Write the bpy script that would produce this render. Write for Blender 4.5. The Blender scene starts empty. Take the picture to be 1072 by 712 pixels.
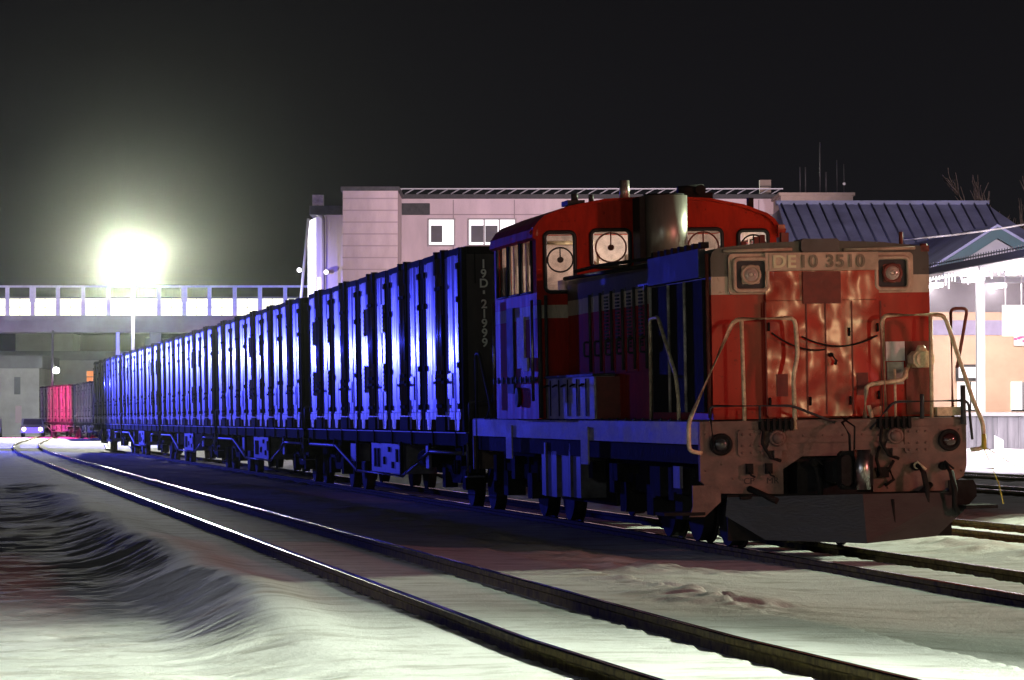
import bpy, math, random
import numpy as np
from mathutils import Vector, Matrix, Euler
random.seed(7); rng = np.random.default_rng(7)
PI = math.pi; R = math.radians
sc = bpy.context.scene
COL = sc.collection

# ------------------------------------------------------------------ materials
def mat(name, col, rough=0.6, metal=0.0, var=0.25, vscale=3.0, bump=0.0, bscale=20.0, emit=None, estr=0.0,
        stretch=(1, 1, 1), spec=0.5, dirt=None, coat=0.0):
    m = bpy.data.materials.new(name); m.use_nodes = True
    nt = m.node_tree; N = nt.nodes; L = nt.links
    b = N['Principled BSDF']
    b.inputs['Roughness'].default_value = rough; b.inputs['Metallic'].default_value = metal
    b.inputs['Specular IOR Level'].default_value = spec
    b.inputs['Coat Weight'].default_value = coat; b.inputs['Coat Roughness'].default_value = 0.15
    b.inputs['Base Color'].default_value = (*col, 1)
    if emit:
        b.inputs['Emission Color'].default_value = (*emit, 1); b.inputs['Emission Strength'].default_value = estr
    if var > 0 or bump > 0 or dirt:
        tc = N.new('ShaderNodeTexCoord'); mp = N.new('ShaderNodeMapping'); mp.inputs['Scale'].default_value = stretch
        L.new(tc.outputs['Object'], mp.inputs['Vector'])
        nz = N.new('ShaderNodeTexNoise'); nz.inputs['Scale'].default_value = vscale; nz.inputs['Detail'].default_value = 8
        nz.inputs['Roughness'].default_value = 0.65
        L.new(mp.outputs['Vector'], nz.inputs['Vector'])
        rp = N.new('ShaderNodeValToRGB')
        c2 = dirt if dirt else tuple(c * (1 - var) for c in col)
        rp.color_ramp.elements[0].position = 0.33; rp.color_ramp.elements[0].color = (*c2, 1)
        rp.color_ramp.elements[1].position = 0.62; rp.color_ramp.elements[1].color = (*[min(1, c * (1 + var * .5)) for c in col], 1)
        L.new(nz.outputs['Fac'], rp.inputs['Fac']); L.new(rp.outputs['Color'], b.inputs['Base Color'])
        mr = N.new('ShaderNodeMapRange'); mr.inputs['To Min'].default_value = max(.05, rough - .15); mr.inputs['To Max'].default_value = min(1, rough + .2)
        L.new(nz.outputs['Fac'], mr.inputs['Value']); L.new(mr.outputs['Result'], b.inputs['Roughness'])
        if bump > 0:
            nb = N.new('ShaderNodeTexNoise'); nb.inputs['Scale'].default_value = bscale; nb.inputs['Detail'].default_value = 5 if bscale > 3 else 1.5
            L.new(mp.outputs['Vector'], nb.inputs['Vector'])
            bp = N.new('ShaderNodeBump'); bp.inputs['Strength'].default_value = bump; bp.inputs['Distance'].default_value = 0.055 if bscale < 3 else 0.02
            L.new(nb.outputs['Fac'], bp.inputs['Height']); L.new(bp.outputs['Normal'], b.inputs['Normal']); L.new(bp.outputs['Normal'], b.inputs['Coat Normal'])
    return m

def emitter(name, col, s):
    m = bpy.data.materials.new(name); m.use_nodes = True; nt = m.node_tree; nt.nodes.clear()
    e = nt.nodes.new('ShaderNodeEmission'); e.inputs[0].default_value = (*col, 1); e.inputs[1].default_value = s
    o = nt.nodes.new('ShaderNodeOutputMaterial'); nt.links.new(e.outputs[0], o.inputs[0]); return m

def glassmat(name, tint=(1, 1, 1), gl=0.12):
    m = bpy.data.materials.new(name); m.use_nodes = True; nt = m.node_tree; nt.nodes.clear()
    t = nt.nodes.new('ShaderNodeBsdfTransparent'); t.inputs[0].default_value = (*tint, 1)
    g = nt.nodes.new('ShaderNodeBsdfGlossy'); g.inputs['Roughness'].default_value = .05
    mx = nt.nodes.new('ShaderNodeMixShader'); mx.inputs[0].default_value = gl
    o = nt.nodes.new('ShaderNodeOutputMaterial')
    nt.links.new(t.outputs[0], mx.inputs[1]); nt.links.new(g.outputs[0], mx.inputs[2]); nt.links.new(mx.outputs[0], o.inputs[0]); return m

def banded(name, bands, rough=.4, axis=2, grime=.35, coat=0.2, bump=.05, crough=.2, bst=(1, 1, .5), spec=.25):
    """paint in level bands: bands = [(z_from, colour), ...] ascending, object Z"""
    m = bpy.data.materials.new(name); m.use_nodes = True; nt = m.node_tree; N = nt.nodes; L = nt.links
    b = N['Principled BSDF']; b.inputs['Roughness'].default_value = rough; b.inputs['Specular IOR Level'].default_value = spec
    b.inputs['Coat Weight'].default_value = coat; b.inputs['Coat Roughness'].default_value = crough
    tc = N.new('ShaderNodeTexCoord'); sp = N.new('ShaderNodeSeparateXYZ'); L.new(tc.outputs['Object'], sp.inputs[0])
    mr = N.new('ShaderNodeMapRange'); mr.inputs['From Min'].default_value = 0; mr.inputs['From Max'].default_value = 5
    L.new(sp.outputs[axis], mr.inputs['Value'])
    rp = N.new('ShaderNodeValToRGB'); rp.color_ramp.interpolation = 'CONSTANT'
    el = rp.color_ramp.elements
    el[0].position = 0; el[0].color = (*bands[0][1], 1)
    el[1].position = bands[1][0] / 5; el[1].color = (*bands[1][1], 1)
    for z, c in bands[2:]:
        e = el.new(z / 5); e.color = (*c, 1)
    L.new(mr.outputs['Result'], rp.inputs['Fac'])
    mp = N.new('ShaderNodeMapping'); mp.inputs['Scale'].default_value = (3, 3, .8); L.new(tc.outputs['Object'], mp.inputs[0])
    nz = N.new('ShaderNodeTexNoise'); nz.inputs['Scale'].default_value = 2.2; nz.inputs['Detail'].default_value = 9; nz.inputs['Roughness'].default_value = .7
    L.new(mp.outputs[0], nz.inputs['Vector'])
    r2 = N.new('ShaderNodeValToRGB'); r2.color_ramp.elements[0].position = .38; r2.color_ramp.elements[0].color = (1 - grime, 1 - grime * 1.05, 1 - grime * 1.1, 1)
    r2.color_ramp.elements[1].position = .58; r2.color_ramp.elements[1].color = (1, 1, 1, 1)
    L.new(nz.outputs['Fac'], r2.inputs['Fac'])
    mx = N.new('ShaderNodeMix'); mx.data_type = 'RGBA'; mx.blend_type = 'MULTIPLY'; mx.inputs[0].default_value = 1
    L.new(rp.outputs['Color'], mx.inputs[6]); L.new(r2.outputs['Color'], mx.inputs[7]); sp_ = N.new('ShaderNodeTexNoise'); sp_.inputs['Scale'].default_value = 14; sp_.inputs['Detail'].default_value = 3; L.new(tc.outputs['Object'], sp_.inputs[0])
    rs = N.new('ShaderNodeValToRGB'); rs.color_ramp.elements[0].position = .66; rs.color_ramp.elements[0].color = (1, 1, 1, 1); rs.color_ramp.elements[1].position = .73; rs.color_ramp.elements[1].color = (.55, .50, .45, 1); L.new(sp_.outputs['Fac'], rs.inputs[0])
    mz = N.new('ShaderNodeMix'); mz.data_type = 'RGBA'; mz.blend_type = 'MULTIPLY'; mz.inputs[0].default_value = 1
    L.new(mx.outputs[2], mz.inputs[6]); L.new(rs.outputs[0], mz.inputs[7]); L.new(mz.outputs[2], b.inputs['Base Color'])
    n2 = N.new('ShaderNodeTexNoise'); n2.inputs['Scale'].default_value = 2.6; n2.inputs['Detail'].default_value = 1.0
    m2 = N.new('ShaderNodeMapping'); m2.inputs['Scale'].default_value = bst; L.new(tc.outputs['Object'], m2.inputs[0]); L.new(m2.outputs[0], n2.inputs['Vector'])
    bp = N.new('ShaderNodeBump'); bp.inputs['Strength'].default_value = bump; bp.inputs['Distance'].default_value = .1
    L.new(n2.outputs['Fac'], bp.inputs['Height']); L.new(bp.outputs['Normal'], b.inputs['Normal']); L.new(bp.outputs['Normal'], b.inputs['Coat Normal'])
    return m

M = {}
RED = (.42, .014, .004); GREY = (.085, .08, .075); CREAM = (.62, .52, .40)
M['loco_side'] = banded('loco_paint', [(0, RED), (2.49, CREAM), (2.66, GREY)], rough=.5, coat=.08, grime=.22)
M['loco_cab'] = banded('cab_paint', [(0, RED), (2.47, CREAM), (2.63, (.50, .022, .005))], rough=.5, coat=0, grime=.35, spec=.12, bump=.2)
M['loco_red'] = mat('vermilion_paint', (.44, .020, .006), .24, var=.3, vscale=2.5, bump=1.0, bscale=2.6, dirt=(.30, .022, .010), coat=.4, stretch=(1, 1, .75))
M['loco_worn'] = mat('worn_red_panel', (.20, .045, .03), .6, var=.3, vscale=8, bump=.2)
M['loco_cream'] = mat('cream_paint', (.60, .47, .34), .45, var=.35, vscale=4, bump=.1, dirt=(.36, .27, .19))
M['loco_grey'] = mat('grey_roof_paint', (.10, .09, .08), .5, var=.35, vscale=4)
M['rail_cream'] = mat('handrail_paint', (.72, .62, .40), .4, var=.4, vscale=15, dirt=(.42, .32, .18))
M['beam'] = mat('grimy_buffer_beam', (.17, .10, .075), .55, var=.5, vscale=5, bump=.3, bscale=15, dirt=(.09, .058, .048))
M['black'] = mat('black_iron', (.016, .015, .014), .75, spec=.15, var=.5, vscale=9, bump=.2)
M['plow'] = mat('plow_steel', (.024, .026, .023), .5, var=.5, vscale=3, bump=.2, dirt=(.016, .016, .015), stretch=(1, 1, 3))
M['steel'] = mat('bare_steel', (.45, .43, .40), .3, 1.0, var=.3, vscale=12)
M['duct'] = mat('exhaust_duct', (.34, .32, .27), .35, .6, var=.3, vscale=4, stretch=(1, 1, .2))
M['sill'] = mat('side_sill_paint', (.50, .46, .40), .5, var=.5, vscale=3, dirt=(.20, .17, .14), stretch=(1, .6, 2), bump=.1)
M['dgrey'] = mat('dark_grey_paint', (.05, .05, .052), .55, spec=.25, var=.4, vscale=5)
M['rubber'] = mat('window_rubber', (.012, .012, .012), .5, var=0)
M['glass'] = glassmat('cab_glass')
M['lens'] = mat('headlight_lens', (.55, .45, .38), .12, 0, var=0, coat=1)
M['lensdark'] = mat('marker_lens', (.04, .012, .012), .08, 0, var=0, coat=1)
M['lensclear'] = mat('clear_marker_lens', (.03, .035, .035), .06, 0, var=0, coat=1)
M['cabin'] = mat('cabin_lining', (.46, .37, .33), .45, var=.6, vscale=3, bump=.4, bscale=5)
M['white'] = mat('white_label', (.75, .74, .72), .5, var=.2)
M['plate_light'] = mat('pale_number_metal', (.80, .78, .50), .4, var=.2)
M['digits'] = mat('tarnished_number_brass', (.20, .16, .12), .4, .2, var=.4, vscale=12)
M['letters'] = mat('white_stencil_paint', (.85, .83, .74), .6, var=.2)
M['stencil'] = mat('dark_stencil', (.03, .02, .02), .7, var=0)
def vary(m):
    nt = m.node_tree; N = nt.nodes; L = nt.links; b = N['Principled BSDF']
    src = b.inputs['Base Color'].links[0].from_socket
    oi = N.new('ShaderNodeObjectInfo'); mr = N.new('ShaderNodeMapRange'); mr.inputs['To Min'].default_value = .55; mr.inputs['To Max'].default_value = 1.35
    L.new(oi.outputs['Random'], mr.inputs['Value']); mx = N.new('ShaderNodeMix'); mx.data_type = 'RGBA'; mx.blend_type = 'MULTIPLY'; mx.inputs[0].default_value = 1
    L.new(src, mx.inputs[6]); L.new(mr.outputs['Result'], mx.inputs[7]); L.new(mx.outputs[2], b.inputs['Base Color']); return m
M['cont'] = banded('container_paint', [(0, (.17, .105, .12)), (4.9, (.17, .105, .12))], rough=.30, grime=.5, coat=.5, bump=.35, crough=.14, bst=(1.6, 1.6, .10), spec=.5)
vary(M['cont'])
M['contdark'] = mat('container_frame_dark', (.018, .015, .016), .8, spec=.12, var=.4, vscale=5)
M['contend'] = mat('container_end_paint', (.050, .036, .034), .6, var=.4, vscale=4, stretch=(1, 1, .3))
M['wagon'] = mat('wagon_frame_grime', (.010, .009, .010), .85, spec=.08, var=.5, vscale=6, bump=.2)
M['wagonblue'] = mat('wagon_box_paint', (.16, .15, .16), .45, var=.5, vscale=4, dirt=(.06, .055, .06))
M['wheel'] = mat('wheel_steel', (.03, .025, .022), .7, 0, spec=.15, var=.4)
M['tread'] = mat('rail_head_steel', (.14, .14, .15), .26, 1.0, var=.25, vscale=1.5, stretch=(1, .15, 1))
M['railside'] = mat('rusty_rail_side', (.16, .125, .05), .8, 0, spec=.1, var=.5, vscale=10, dirt=(.06, .045, .025))
M['wood'] = mat('tarred_sleeper', (.04, .035, .03), .8, var=.4, vscale=8, bump=.4)
M['pinkwall'] = mat('pale_cladding', (.62, .50, .52), .6, var=.22, vscale=.5, stretch=(1, 1, .3))
M['towerwall'] = mat('ribbed_cladding', (.46, .37, .37), .6, var=.28, vscale=.6, stretch=(1, 1, .3))
M['joint'] = mat('cladding_joint', (.30, .24, .25), .7, var=0)
M['bluroof'] = mat('blue_sheet_roof', (.28, .27, .40), .55, var=.25, vscale=.7, dirt=(.19, .18, .27))
M['seam'] = mat('roof_seam', (.07, .07, .12), .5, var=0)
M['teal'] = mat('teal_fascia', (.025, .07, .075), .5, var=.2)
M['gable'] = mat('gable_boarding', (.34, .31, .31), .7, var=.12, vscale=1)
M['conc'] = mat('grey_concrete', (.30, .29, .28), .8, var=.25, vscale=.4, bump=.2, bscale=2)
M['concdark'] = mat('dark_concrete', (.13, .13, .14), .8, var=.3, vscale=.5)
M['platwall'] = mat('corrugated_platform_wall', (.16, .155, .16), .7, var=.45, vscale=1.0, stretch=(6, 1, .4))
M['tanwall'] = mat('tan_station_wall', (.55, .40, .28), .7, var=.12, vscale=1)
M['whitepaint'] = mat('white_paint', (.75, .75, .73), .5, var=.08)
M['bark'] = mat('bare_bark', (.22, .15, .11), .85, var=.4, vscale=8)
M['beige'] = mat('beige_plant_room', (.32, .25, .20), .7, var=.15)
M['carpaint'] = mat('silver_car_paint', (.30, .30, .32), .3, .4, var=.05)
M['yellow'] = mat('yellow_tag', (.60, .45, .04), .5, var=.2)
M['skin_lilac'] = mat('galvanised_steel', (.45, .45, .48), .5, .2, var=.15)
for nd in M['tread'].node_tree.nodes:
    if nd.type == 'MAP_RANGE': nd.inputs['To Min'].default_value = .05; nd.inputs['To Max'].default_value = .15
E = dict(star=emitter('floodlight_glow', (1, 1, .86), 5500), lamp=emitter('lamp_glow', (1, .98, 1), 60),
         panel=emitter('backlit_panel', (1, 1, .80), 1.7), win=emitter('lit_window', (1, .93, .97), 1.9),
         window_dim=emitter('dim_lit_window', (.75, .62, .68), .35), orange=emitter('orange_window', (1, .33, .12), .9),
         canopy=emitter('canopy_tube', (1, .93, 1), 14), head=emitter('headlamp_glow', (1, .72, .42), 14),
         led=emitter('icicle_led', (1, .95, 1), 3.0), cab=emitter('cab_tube', (1, .80, .66), 8), glasswall=emitter('lit_station_glazing', (1, .93, .95), 2.0),
         pinklamp=emitter('red_lamp', (1, .12, .1), 8))

# ------------------------------------------------------------------ mesh helper
class MB:
    def __init__(s): s.v = []; s.f = []; s.sm = []
    def add(s, vs, fs, smooth=False):
        o = len(s.v); s.v += [tuple(v) for v in vs]; s.f += [tuple(i + o for i in f) for f in fs]; s.sm += [smooth] * len(fs); return s
    def box(s, x0, x1, y0, y1, z0, z1, m=None):
        vs = [Vector((x, y, z)) for z in (z0, z1) for y in (y0, y1) for x in (x0, x1)]
        if m: vs = [m @ v for v in vs]
        return s.add(vs, [(0, 2, 3, 1), (4, 5, 7, 6), (0, 1, 5, 4), (2, 6, 7, 3), (0, 4, 6, 2), (1, 3, 7, 5)])
    def bbox(s, x0, x1, y0, y1, z0, z1, b=.02):
        """box with chamfered edges in x/z outline, extruded in y"""
        p = [(x0 + b, z0), (x1 - b, z0), (x1, z0 + b), (x1, z1 - b), (x1 - b, z1), (x0 + b, z1), (x0, z1 - b), (x0, z0 + b)]
        return s.prism(p, y0, y1)
    def prism(s, p, y0, y1, axis='y', smooth=False):
        n = len(p)
        if axis == 'y': A = [(a, y0, b) for a, b in p] + [(a, y1, b) for a, b in p]
        elif axis == 'x': A = [(y0, a, b) for a, b in p] + [(y1, a, b) for a, b in p]
        else: A = [(a, b, y0) for a, b in p] + [(a, b, y1) for a, b in p]
        o = len(s.v)
        s.add(A, [tuple(range(n)), tuple(range(2 * n - 1, n - 1, -1))])
        s.add([], []); s.f += [(o + i, o + n + i, o + n + (i + 1) % n, o + (i + 1) % n) for i in range(n)]; s.sm += [smooth] * n
        return s
    def tube(s, pts, r, n=8, closed=False, r1=None):
        P = [Vector(p) for p in pts]; m = len(P); rings = []
        for i, p in enumerate(P):
            a = P[i - 1] if (i > 0 or closed) else None; b = P[(i + 1) % m] if (i < m - 1 or closed) else None
            t = Vector((0, 0, 0))
            if a is not None: t += (p - a).normalized()
            if b is not None: t += (b - p).normalized()
            if t.length < 1e-6: t = Vector((0, 0, 1))
            t.normalize()
            ref = Vector((0, 1, 0)) if abs(t.y) < .85 else Vector((1, 0, 0))
            u = t.cross(ref).normalized(); w = t.cross(u)
            rr = r if r1 is None else r + (r1 - r) * i / max(1, m - 1)
            rings.append([p + (u * math.cos(2 * PI * k / n) + w * math.sin(2 * PI * k / n)) * rr for k in range(n)])
        vs = [v for g in rings for v in g]; fs = []
        for i in range(m if closed else m - 1):
            j = (i + 1) % m
            # align twist
            best = 0
            if i < m - 1 or closed:
                d0 = 1e9
                for k in range(n):
                    d = (rings[i][0] - rings[j][k]).length
                    if d < d0: d0 = d; best = k
            fs += [(i * n + k, i * n + (k + 1) % n, j * n + (k + 1 + best) % n, j * n + (k + best) % n) for k in range(n)]
        s.add(vs, fs, True)
        if not closed:
            o = len(s.v) - len(vs); s.f += [tuple(o + k for k in range(n))[::-1], tuple(o + (m - 1) * n + k for k in range(n))]; s.sm += [False, False]
        return s
    def cyl(s, c, r, h, axis='y', n=20, r2=None):
        c = Vector(c); r2 = r if r2 is None else r2
        ax = {'x': (1, 2, 0), 'y': (0, 2, 1), 'z': (0, 1, 2)}[axis]
        vs = []
        for e, rr in ((0, r), (h, r2)):
            for k in range(n):
                v = [0, 0, 0]; v[ax[0]] = rr * math.cos(2 * PI * k / n); v[ax[1]] = rr * math.sin(2 * PI * k / n); v[ax[2]] = e
                vs.append(c + Vector(v))
        fs = [(k, (k + 1) % n, n + (k + 1) % n, n + k) for k in range(n)]
        s.add(vs, fs, True); o = len(s.v) - 2 * n
        s.f += [tuple(o + k for k in range(n)), tuple(o + n + k for k in range(n))[::-1]]; s.sm += [False, False]; return s
    def dome(s, c, r, d, axis=-1, n=20, m=5):
        """lens dome bulging towards -y"""
        c = Vector(c); vs = []; fs = []
        for i in range(m):
            a = (PI / 2) * (i / m); 
            for k in range(n): vs.append(c + Vector((r * math.cos(a) * math.cos(2 * PI * k / n), axis * d * math.sin(a), r * math.cos(a) * math.sin(2 * PI * k / n))))
        vs.append(c + Vector((0, axis * d, 0)))
        for i in range(m - 1): fs += [(i * n + k, i * n + (k + 1) % n, (i + 1) * n + (k + 1) % n, (i + 1) * n + k) for k in range(n)]
        fs += [((m - 1) * n + k, (m - 1) * n + (k + 1) % n, m * n) for k in range(n)]
        return s.add(vs, fs, True)
    def build(s, name, material, parent=None, label=None):
        me = bpy.data.meshes.new(name); me.from_pydata(s.v, [], s.f); me.update()
        me.polygons.foreach_set('use_smooth', s.sm)
        import bmesh
        bm = bmesh.new(); bm.from_mesh(me); bmesh.ops.recalc_face_normals(bm, faces=bm.faces); bm.to_mesh(me); bm.free()
        if material is not None: me.materials.append(material)
        o = bpy.data.objects.new(name, me); COL.objects.link(o)
        if parent: o.parent = parent
        if label: o['label'] = label
        return o

def split_build(mb, name, material, parent=None):
    n = len(mb.v); p = list(range(n))
    def f(a):
        while p[a] != a: p[a] = p[p[a]]; a = p[a]
        return a
    for fc in mb.f:
        for k in fc[1:]:
            a, b = f(fc[0]), f(k)
            if a != b: p[a] = b
    groups = {}
    for i, fc in enumerate(mb.f): groups.setdefault(f(fc[0]), []).append(i)
    out = []
    for g in groups.values():
        q = MB(); m = {}
        for i in g:
            idx = []
            for v in mb.f[i]:
                if v not in m: m[v] = len(q.v); q.v.append(mb.v[v])
                idx.append(m[v])
            q.f.append(tuple(idx)); q.sm.append(mb.sm[i])
        out.append(q.build(name, material, parent))
    return out
def ring(c, r, n=24, plane='xz'):
    return [(c[0] + r * math.cos(2 * PI * k / n), c[1], c[2] + r * math.sin(2 * PI * k / n)) if plane == 'xz' else
            (c[0] + r * math.cos(2 * PI * k / n), c[1] + r * math.sin(2 * PI * k / n), c[2]) for k in range(n)]
def rrect(x0, x1, y, z0, z1, r=.06, seg=4):
    P = []
    for cx, cz, a0 in ((x1 - r, z1 - r, 0), (x0 + r, z1 - r, 90), (x0 + r, z0 + r, 180), (x1 - r, z0 + r, 270)):
        for k in range(seg + 1):
            a = R(a0 + 90 * k / seg); P.append((cx + r * math.cos(a), y, cz + r * math.sin(a)))
    return P
def xz(P): return [(p[0], p[2]) for p in P]

def tag(o, label=None, cat=None, group=None, kind=None):
    if label: o['label'] = label
    if cat: o['category'] = cat
    if group: o['group'] = group
    if kind: o['kind'] = kind
    return o
def thing(name, label, cat, loc=(0, 0, 0), rot=(0, 0, 0), group=None, kind=None):
    o = bpy.data.objects.new(name, None); COL.objects.link(o); o.location = loc; o.rotation_euler = rot; o.empty_display_size = .3
    return tag(o, label, cat, group, kind)
KIDS = {}
def copy_tree(o, parent=None):
    c = o.copy(); COL.objects.link(c); c.parent = parent
    for ch in [x for x in ALL if x.parent == o]: copy_tree(ch, c)
    return c
def text(name, body, size, material, parent, mtx, extrude=.004, align='CENTER', space=1.0, bold=0.0):
    cu = bpy.data.curves.new(name, 'FONT'); cu.body = body; cu.size = size; cu.extrude = extrude; cu.align_x = align; cu.align_y = 'CENTER'; cu.space_character = space; cu.offset = bold
    t = bpy.data.objects.new('tmp', cu); COL.objects.link(t)
    dg = bpy.context.evaluated_depsgraph_get(); me = bpy.data.meshes.new_from_object(t.evaluated_get(dg))
    bpy.data.objects.remove(t); me.name = name; me.materials.clear(); me.materials.append(material)
    me.transform(mtx)
    o = bpy.data.objects.new(name, me); COL.objects.link(o); o.parent = parent; return o
FACE = Matrix.Rotation(PI / 2, 4, 'X')      # text upright, readable from -Y

# ------------------------------------------------------------------ tracks and ground
TH = R(9.57); SIN, COS, TAN = math.sin(TH), math.cos(TH), math.tan(TH)
def train_x(Y):
    base = 8.666 - TAN * Y
    if Y > 150:                                   # bend after the fifth wagon
        base = 8.666 - TAN * 150 - .118 * (min(Y, 205) - 150)
        if Y > 205: base -= .165 * (Y - 205)
    return base
def train_z(Y): return -.04 - .0022 * max(0, 45 - Y)
def near_x(Y):
    if Y < 115: x = 3.2 - .165 * Y + max(0, 19 - Y) * .03
    elif Y < 190: t = Y - 115; x = 3.2 - .165 * 115 - .165 * t + .00032 * t * t
    else: t = 75.; x = 3.2 - .165 * 115 - .165 * t + .00032 * t * t - .117 * (Y - 190)
    return x + .565
TRACKS = [  # name, x(Y), z(Y), y0, y1, label
    ('near', near_x, lambda Y: .03, 6, 330),
    ('train', train_x, train_z, 4, 320),
    ('B', lambda Y: 12.65 - TAN * Y, lambda Y: -.07 + .0006 * max(0, Y - 45), 4, 300),
    ('C', lambda Y: 19.25 - TAN * Y, lambda Y: -.02, 4, 300),
    ('D', lambda Y: 23.7 - TAN * Y, lambda Y: -.02, 4, 300),
]
def base_z(X, Y):
    """snow level, numpy"""
    K = X + .1686 * Y
    z = np.interp(K, [-20, -2, 1.5, 5.6, 7.0, 30, 60], [-.12, -.12, -.055, -.055, -.125, -.125, -.05])
    z = z - np.where(K > 5.6, .0020 * np.clip(45 - Y, 0, 45), 0)
    return z
def vnoise(X, Y, sx, sy, seed):
    r = np.random.default_rng(seed); G = r.random((257, 257))
    u = X / sx + 1000.37; v = Y / sy + 1000.71
    iu = np.floor(u).astype(int); iv = np.floor(v).astype(int); fu = u - iu; fv = v - iv
    fu = fu * fu * (3 - 2 * fu); fv = fv * fv * (3 - 2 * fv)
    a = G[iu % 257, iv % 257]; b = G[(iu + 1) % 257, iv % 257]; c = G[iu % 257, (iv + 1) % 257]; d = G[(iu + 1) % 257, (iv + 1) % 257]
    return (a * (1 - fu) + b * fu) * (1 - fv) + (c * (1 - fu) + d * fu) * fv - .5
def sstep(a, b, t):
    t = np.clip((t - a) / (b - a), 0, 1); return t * t * (3 - 2 * t)
def build_ground():
    xs = np.concatenate([-np.geomspace(16, 900, 34)[::-1], np.arange(-15.8, -4.5, .13), np.arange(-4.5, 6.5, .045), np.arange(6.5, 20, .13), np.geomspace(20.2, 900, 34)])
    ys = np.concatenate([np.linspace(-60, 9.5, 25), np.arange(10, 34, .05), np.arange(34, 70, .13), np.geomspace(70.3, 1600, 90)])
    X, Y = np.meshgrid(xs, ys)
    z = base_z(X, Y)
    near = np.vectorize(near_x)(Y) - .565
    a = (near - X) * COS                                # distance left of the near track's left rail
    left = np.interp(Y, [10, 17, 21, 25, 38, 46, 70], [-.10, -.11, -.18, -.27, -.24, -.14, -.10])
    wig = vnoise(X * 0, Y, 1, 3.1, 3) * .5 + vnoise(X * 0, Y, 1, 1.1, 31) * .12
    a2 = a + wig
    scarp = sstep(.95, 1.8, a2)
    crest = .075 * np.exp(-((a2 - .92) / .32) ** 2) * sstep(17, 24, Y) * sstep(75, 45, Y)
    zl = -.055 + crest
    m = a > -.3
    z = np.where(m, zl * (1 - scarp) + (left) * scarp, z)
    dist = np.clip(np.minimum(a, 99), 0, 99)
    # wind-carved streaks on the left
    st = vnoise(X + .25 * Y, Y - .2 * X, 1.9, .20, 5) * .020 + vnoise(X, Y - .3 * X, .8, .10, 6) * .011 + vnoise(X, Y, 3.6, 1.6, 7) * .06
    st2 = vnoise(X + .9 * Y, Y - X * 1.1, 1.9, .26, 15) * .022 + vnoise(X + .8 * Y, Y - X, .6, .10, 16) * .013 + vnoise(X + .7 * Y, Y - X, .3, .06, 17) * .008 + vnoise(X, Y, .35, .3, 18) * .02
    face = scarp * (1 - sstep(1.9, 2.8, a2)) * 4
    lw = sstep(.9, 2.6, a)
    z += st * lw * np.interp(Y, [10, 16, 24, 80], [.25, .5, 1, 1]) + st2 * np.clip(face, 0, 1) * .9
    # gentle relief everywhere, none close to rails
    gen = vnoise(X, Y, 2.6, 1.9, 8) * .035 + vnoise(X, Y, .7, .5, 9) * .010 + vnoise(X, Y, .22, .16, 10) * .006
    z += gen * (1 - .5 * lw)
    # lumps of broken snow
    def lump(cx, cy, rx, ry, h, s):
        g = np.exp(-(((X - cx) / rx) ** 2 + ((Y - cy) / ry) ** 2)); return g * h * (.35 + .9 * vnoise(X, Y, .34, .26, s) + .7 * vnoise(X, Y, .13, .10, s + 1))
    z += lump(1.45, 25.0, .55, 1.3, .11, 20) + lump(1.1, 27.5, .6, 1.2, .07, 22) + lump(1.35, 30.6, .8, .8, .10, 24)
    kb = X + TAN * Y
    rough = np.exp(-((kb - 11.0) / .55) ** 2) + .8 * np.exp(-((kb - 14.4) / .9) ** 2) + .5 * np.exp(-((kb - 6.3) / .5) ** 2) * (Y > 33)
    z += rough * (.05 + vnoise(X, Y, .4, .3, 26) * .11 + vnoise(X, Y, .14, .12, 27) * .07) * (Y > 14)
    # flatten and groove at rails
    for nm, fx, fz, y0, y1 in TRACKS:
        cx = np.vectorize(fx)(Y[:, :1]); cz = np.vectorize(fz)(Y[:, :1])
        lat = (X - cx) * COS
        along = Y / COS
        ok = (Y > y0 - 1) & (Y < y1)
        bed = cz - .070 + gen * .40
        w = sstep(1.35, .75, np.abs(lat)) * ok
        z = z * (1 - w) + bed * w
        for sd in (-1, 1):
            d = np.abs(lat - sd * .5335)
            sc_ = .5 + .5 * np.sin(along / .62 * 2 * PI + 1.3 * vnoise(X * 0, Y, 1, .9, 40) * 3)
            wdt = .085 + .055 * sc_
            g = sstep(1.25, .75, d / wdt) * ok
            z -= g * (.038)
            # banked lip
    # under snow level near rail foot never above head
    nY, nX = X.shape
    co = np.stack([X, Y, z], -1).reshape(-1, 3)
    i = np.arange((nY - 1) * (nX - 1)); r_, c_ = i // (nX - 1), i % (nX - 1); a0 = r_ * nX + c_
    F = np.stack([a0, a0 + 1, a0 + nX + 1, a0 + nX], -1)
    me = bpy.data.meshes.new('snow_ground'); me.vertices.add(len(co)); me.vertices.foreach_set('co', co.ravel())
    me.loops.add(F.size); me.loops.foreach_set('vertex_index', F.ravel().astype(np.int32))
    me.polygons.add(len(F)); me.polygons.foreach_set('loop_start', np.arange(0, F.size, 4)); me.polygons.foreach_set('loop_total', np.full(len(F), 4))
    me.update(calc_edges=True); me.validate()
    me.polygons.foreach_set('use_smooth', np.ones(len(me.polygons), bool))
    m = bpy.data.materials.new('trodden_snow'); m.use_nodes = True; nt = m.node_tree; N = nt.nodes; L = nt.links; b = N['Principled BSDF']
    b.inputs['Roughness'].default_value = .75; b.inputs['Specular IOR Level'].default_value = .25
    tc = N.new('ShaderNodeTexCoord')
    mp = N.new('ShaderNodeMapping'); mp.inputs['Scale'].default_value = (.8, 1.7, 1); L.new(tc.outputs['Object'], mp.inputs[0])
    n1 = N.new('ShaderNodeTexNoise'); n1.inputs['Scale'].default_value = 1.6; n1.inputs['Detail'].default_value = 10; n1.inputs['Roughness'].default_value = .72; L.new(mp.outputs[0], n1.inputs[0])
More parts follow.
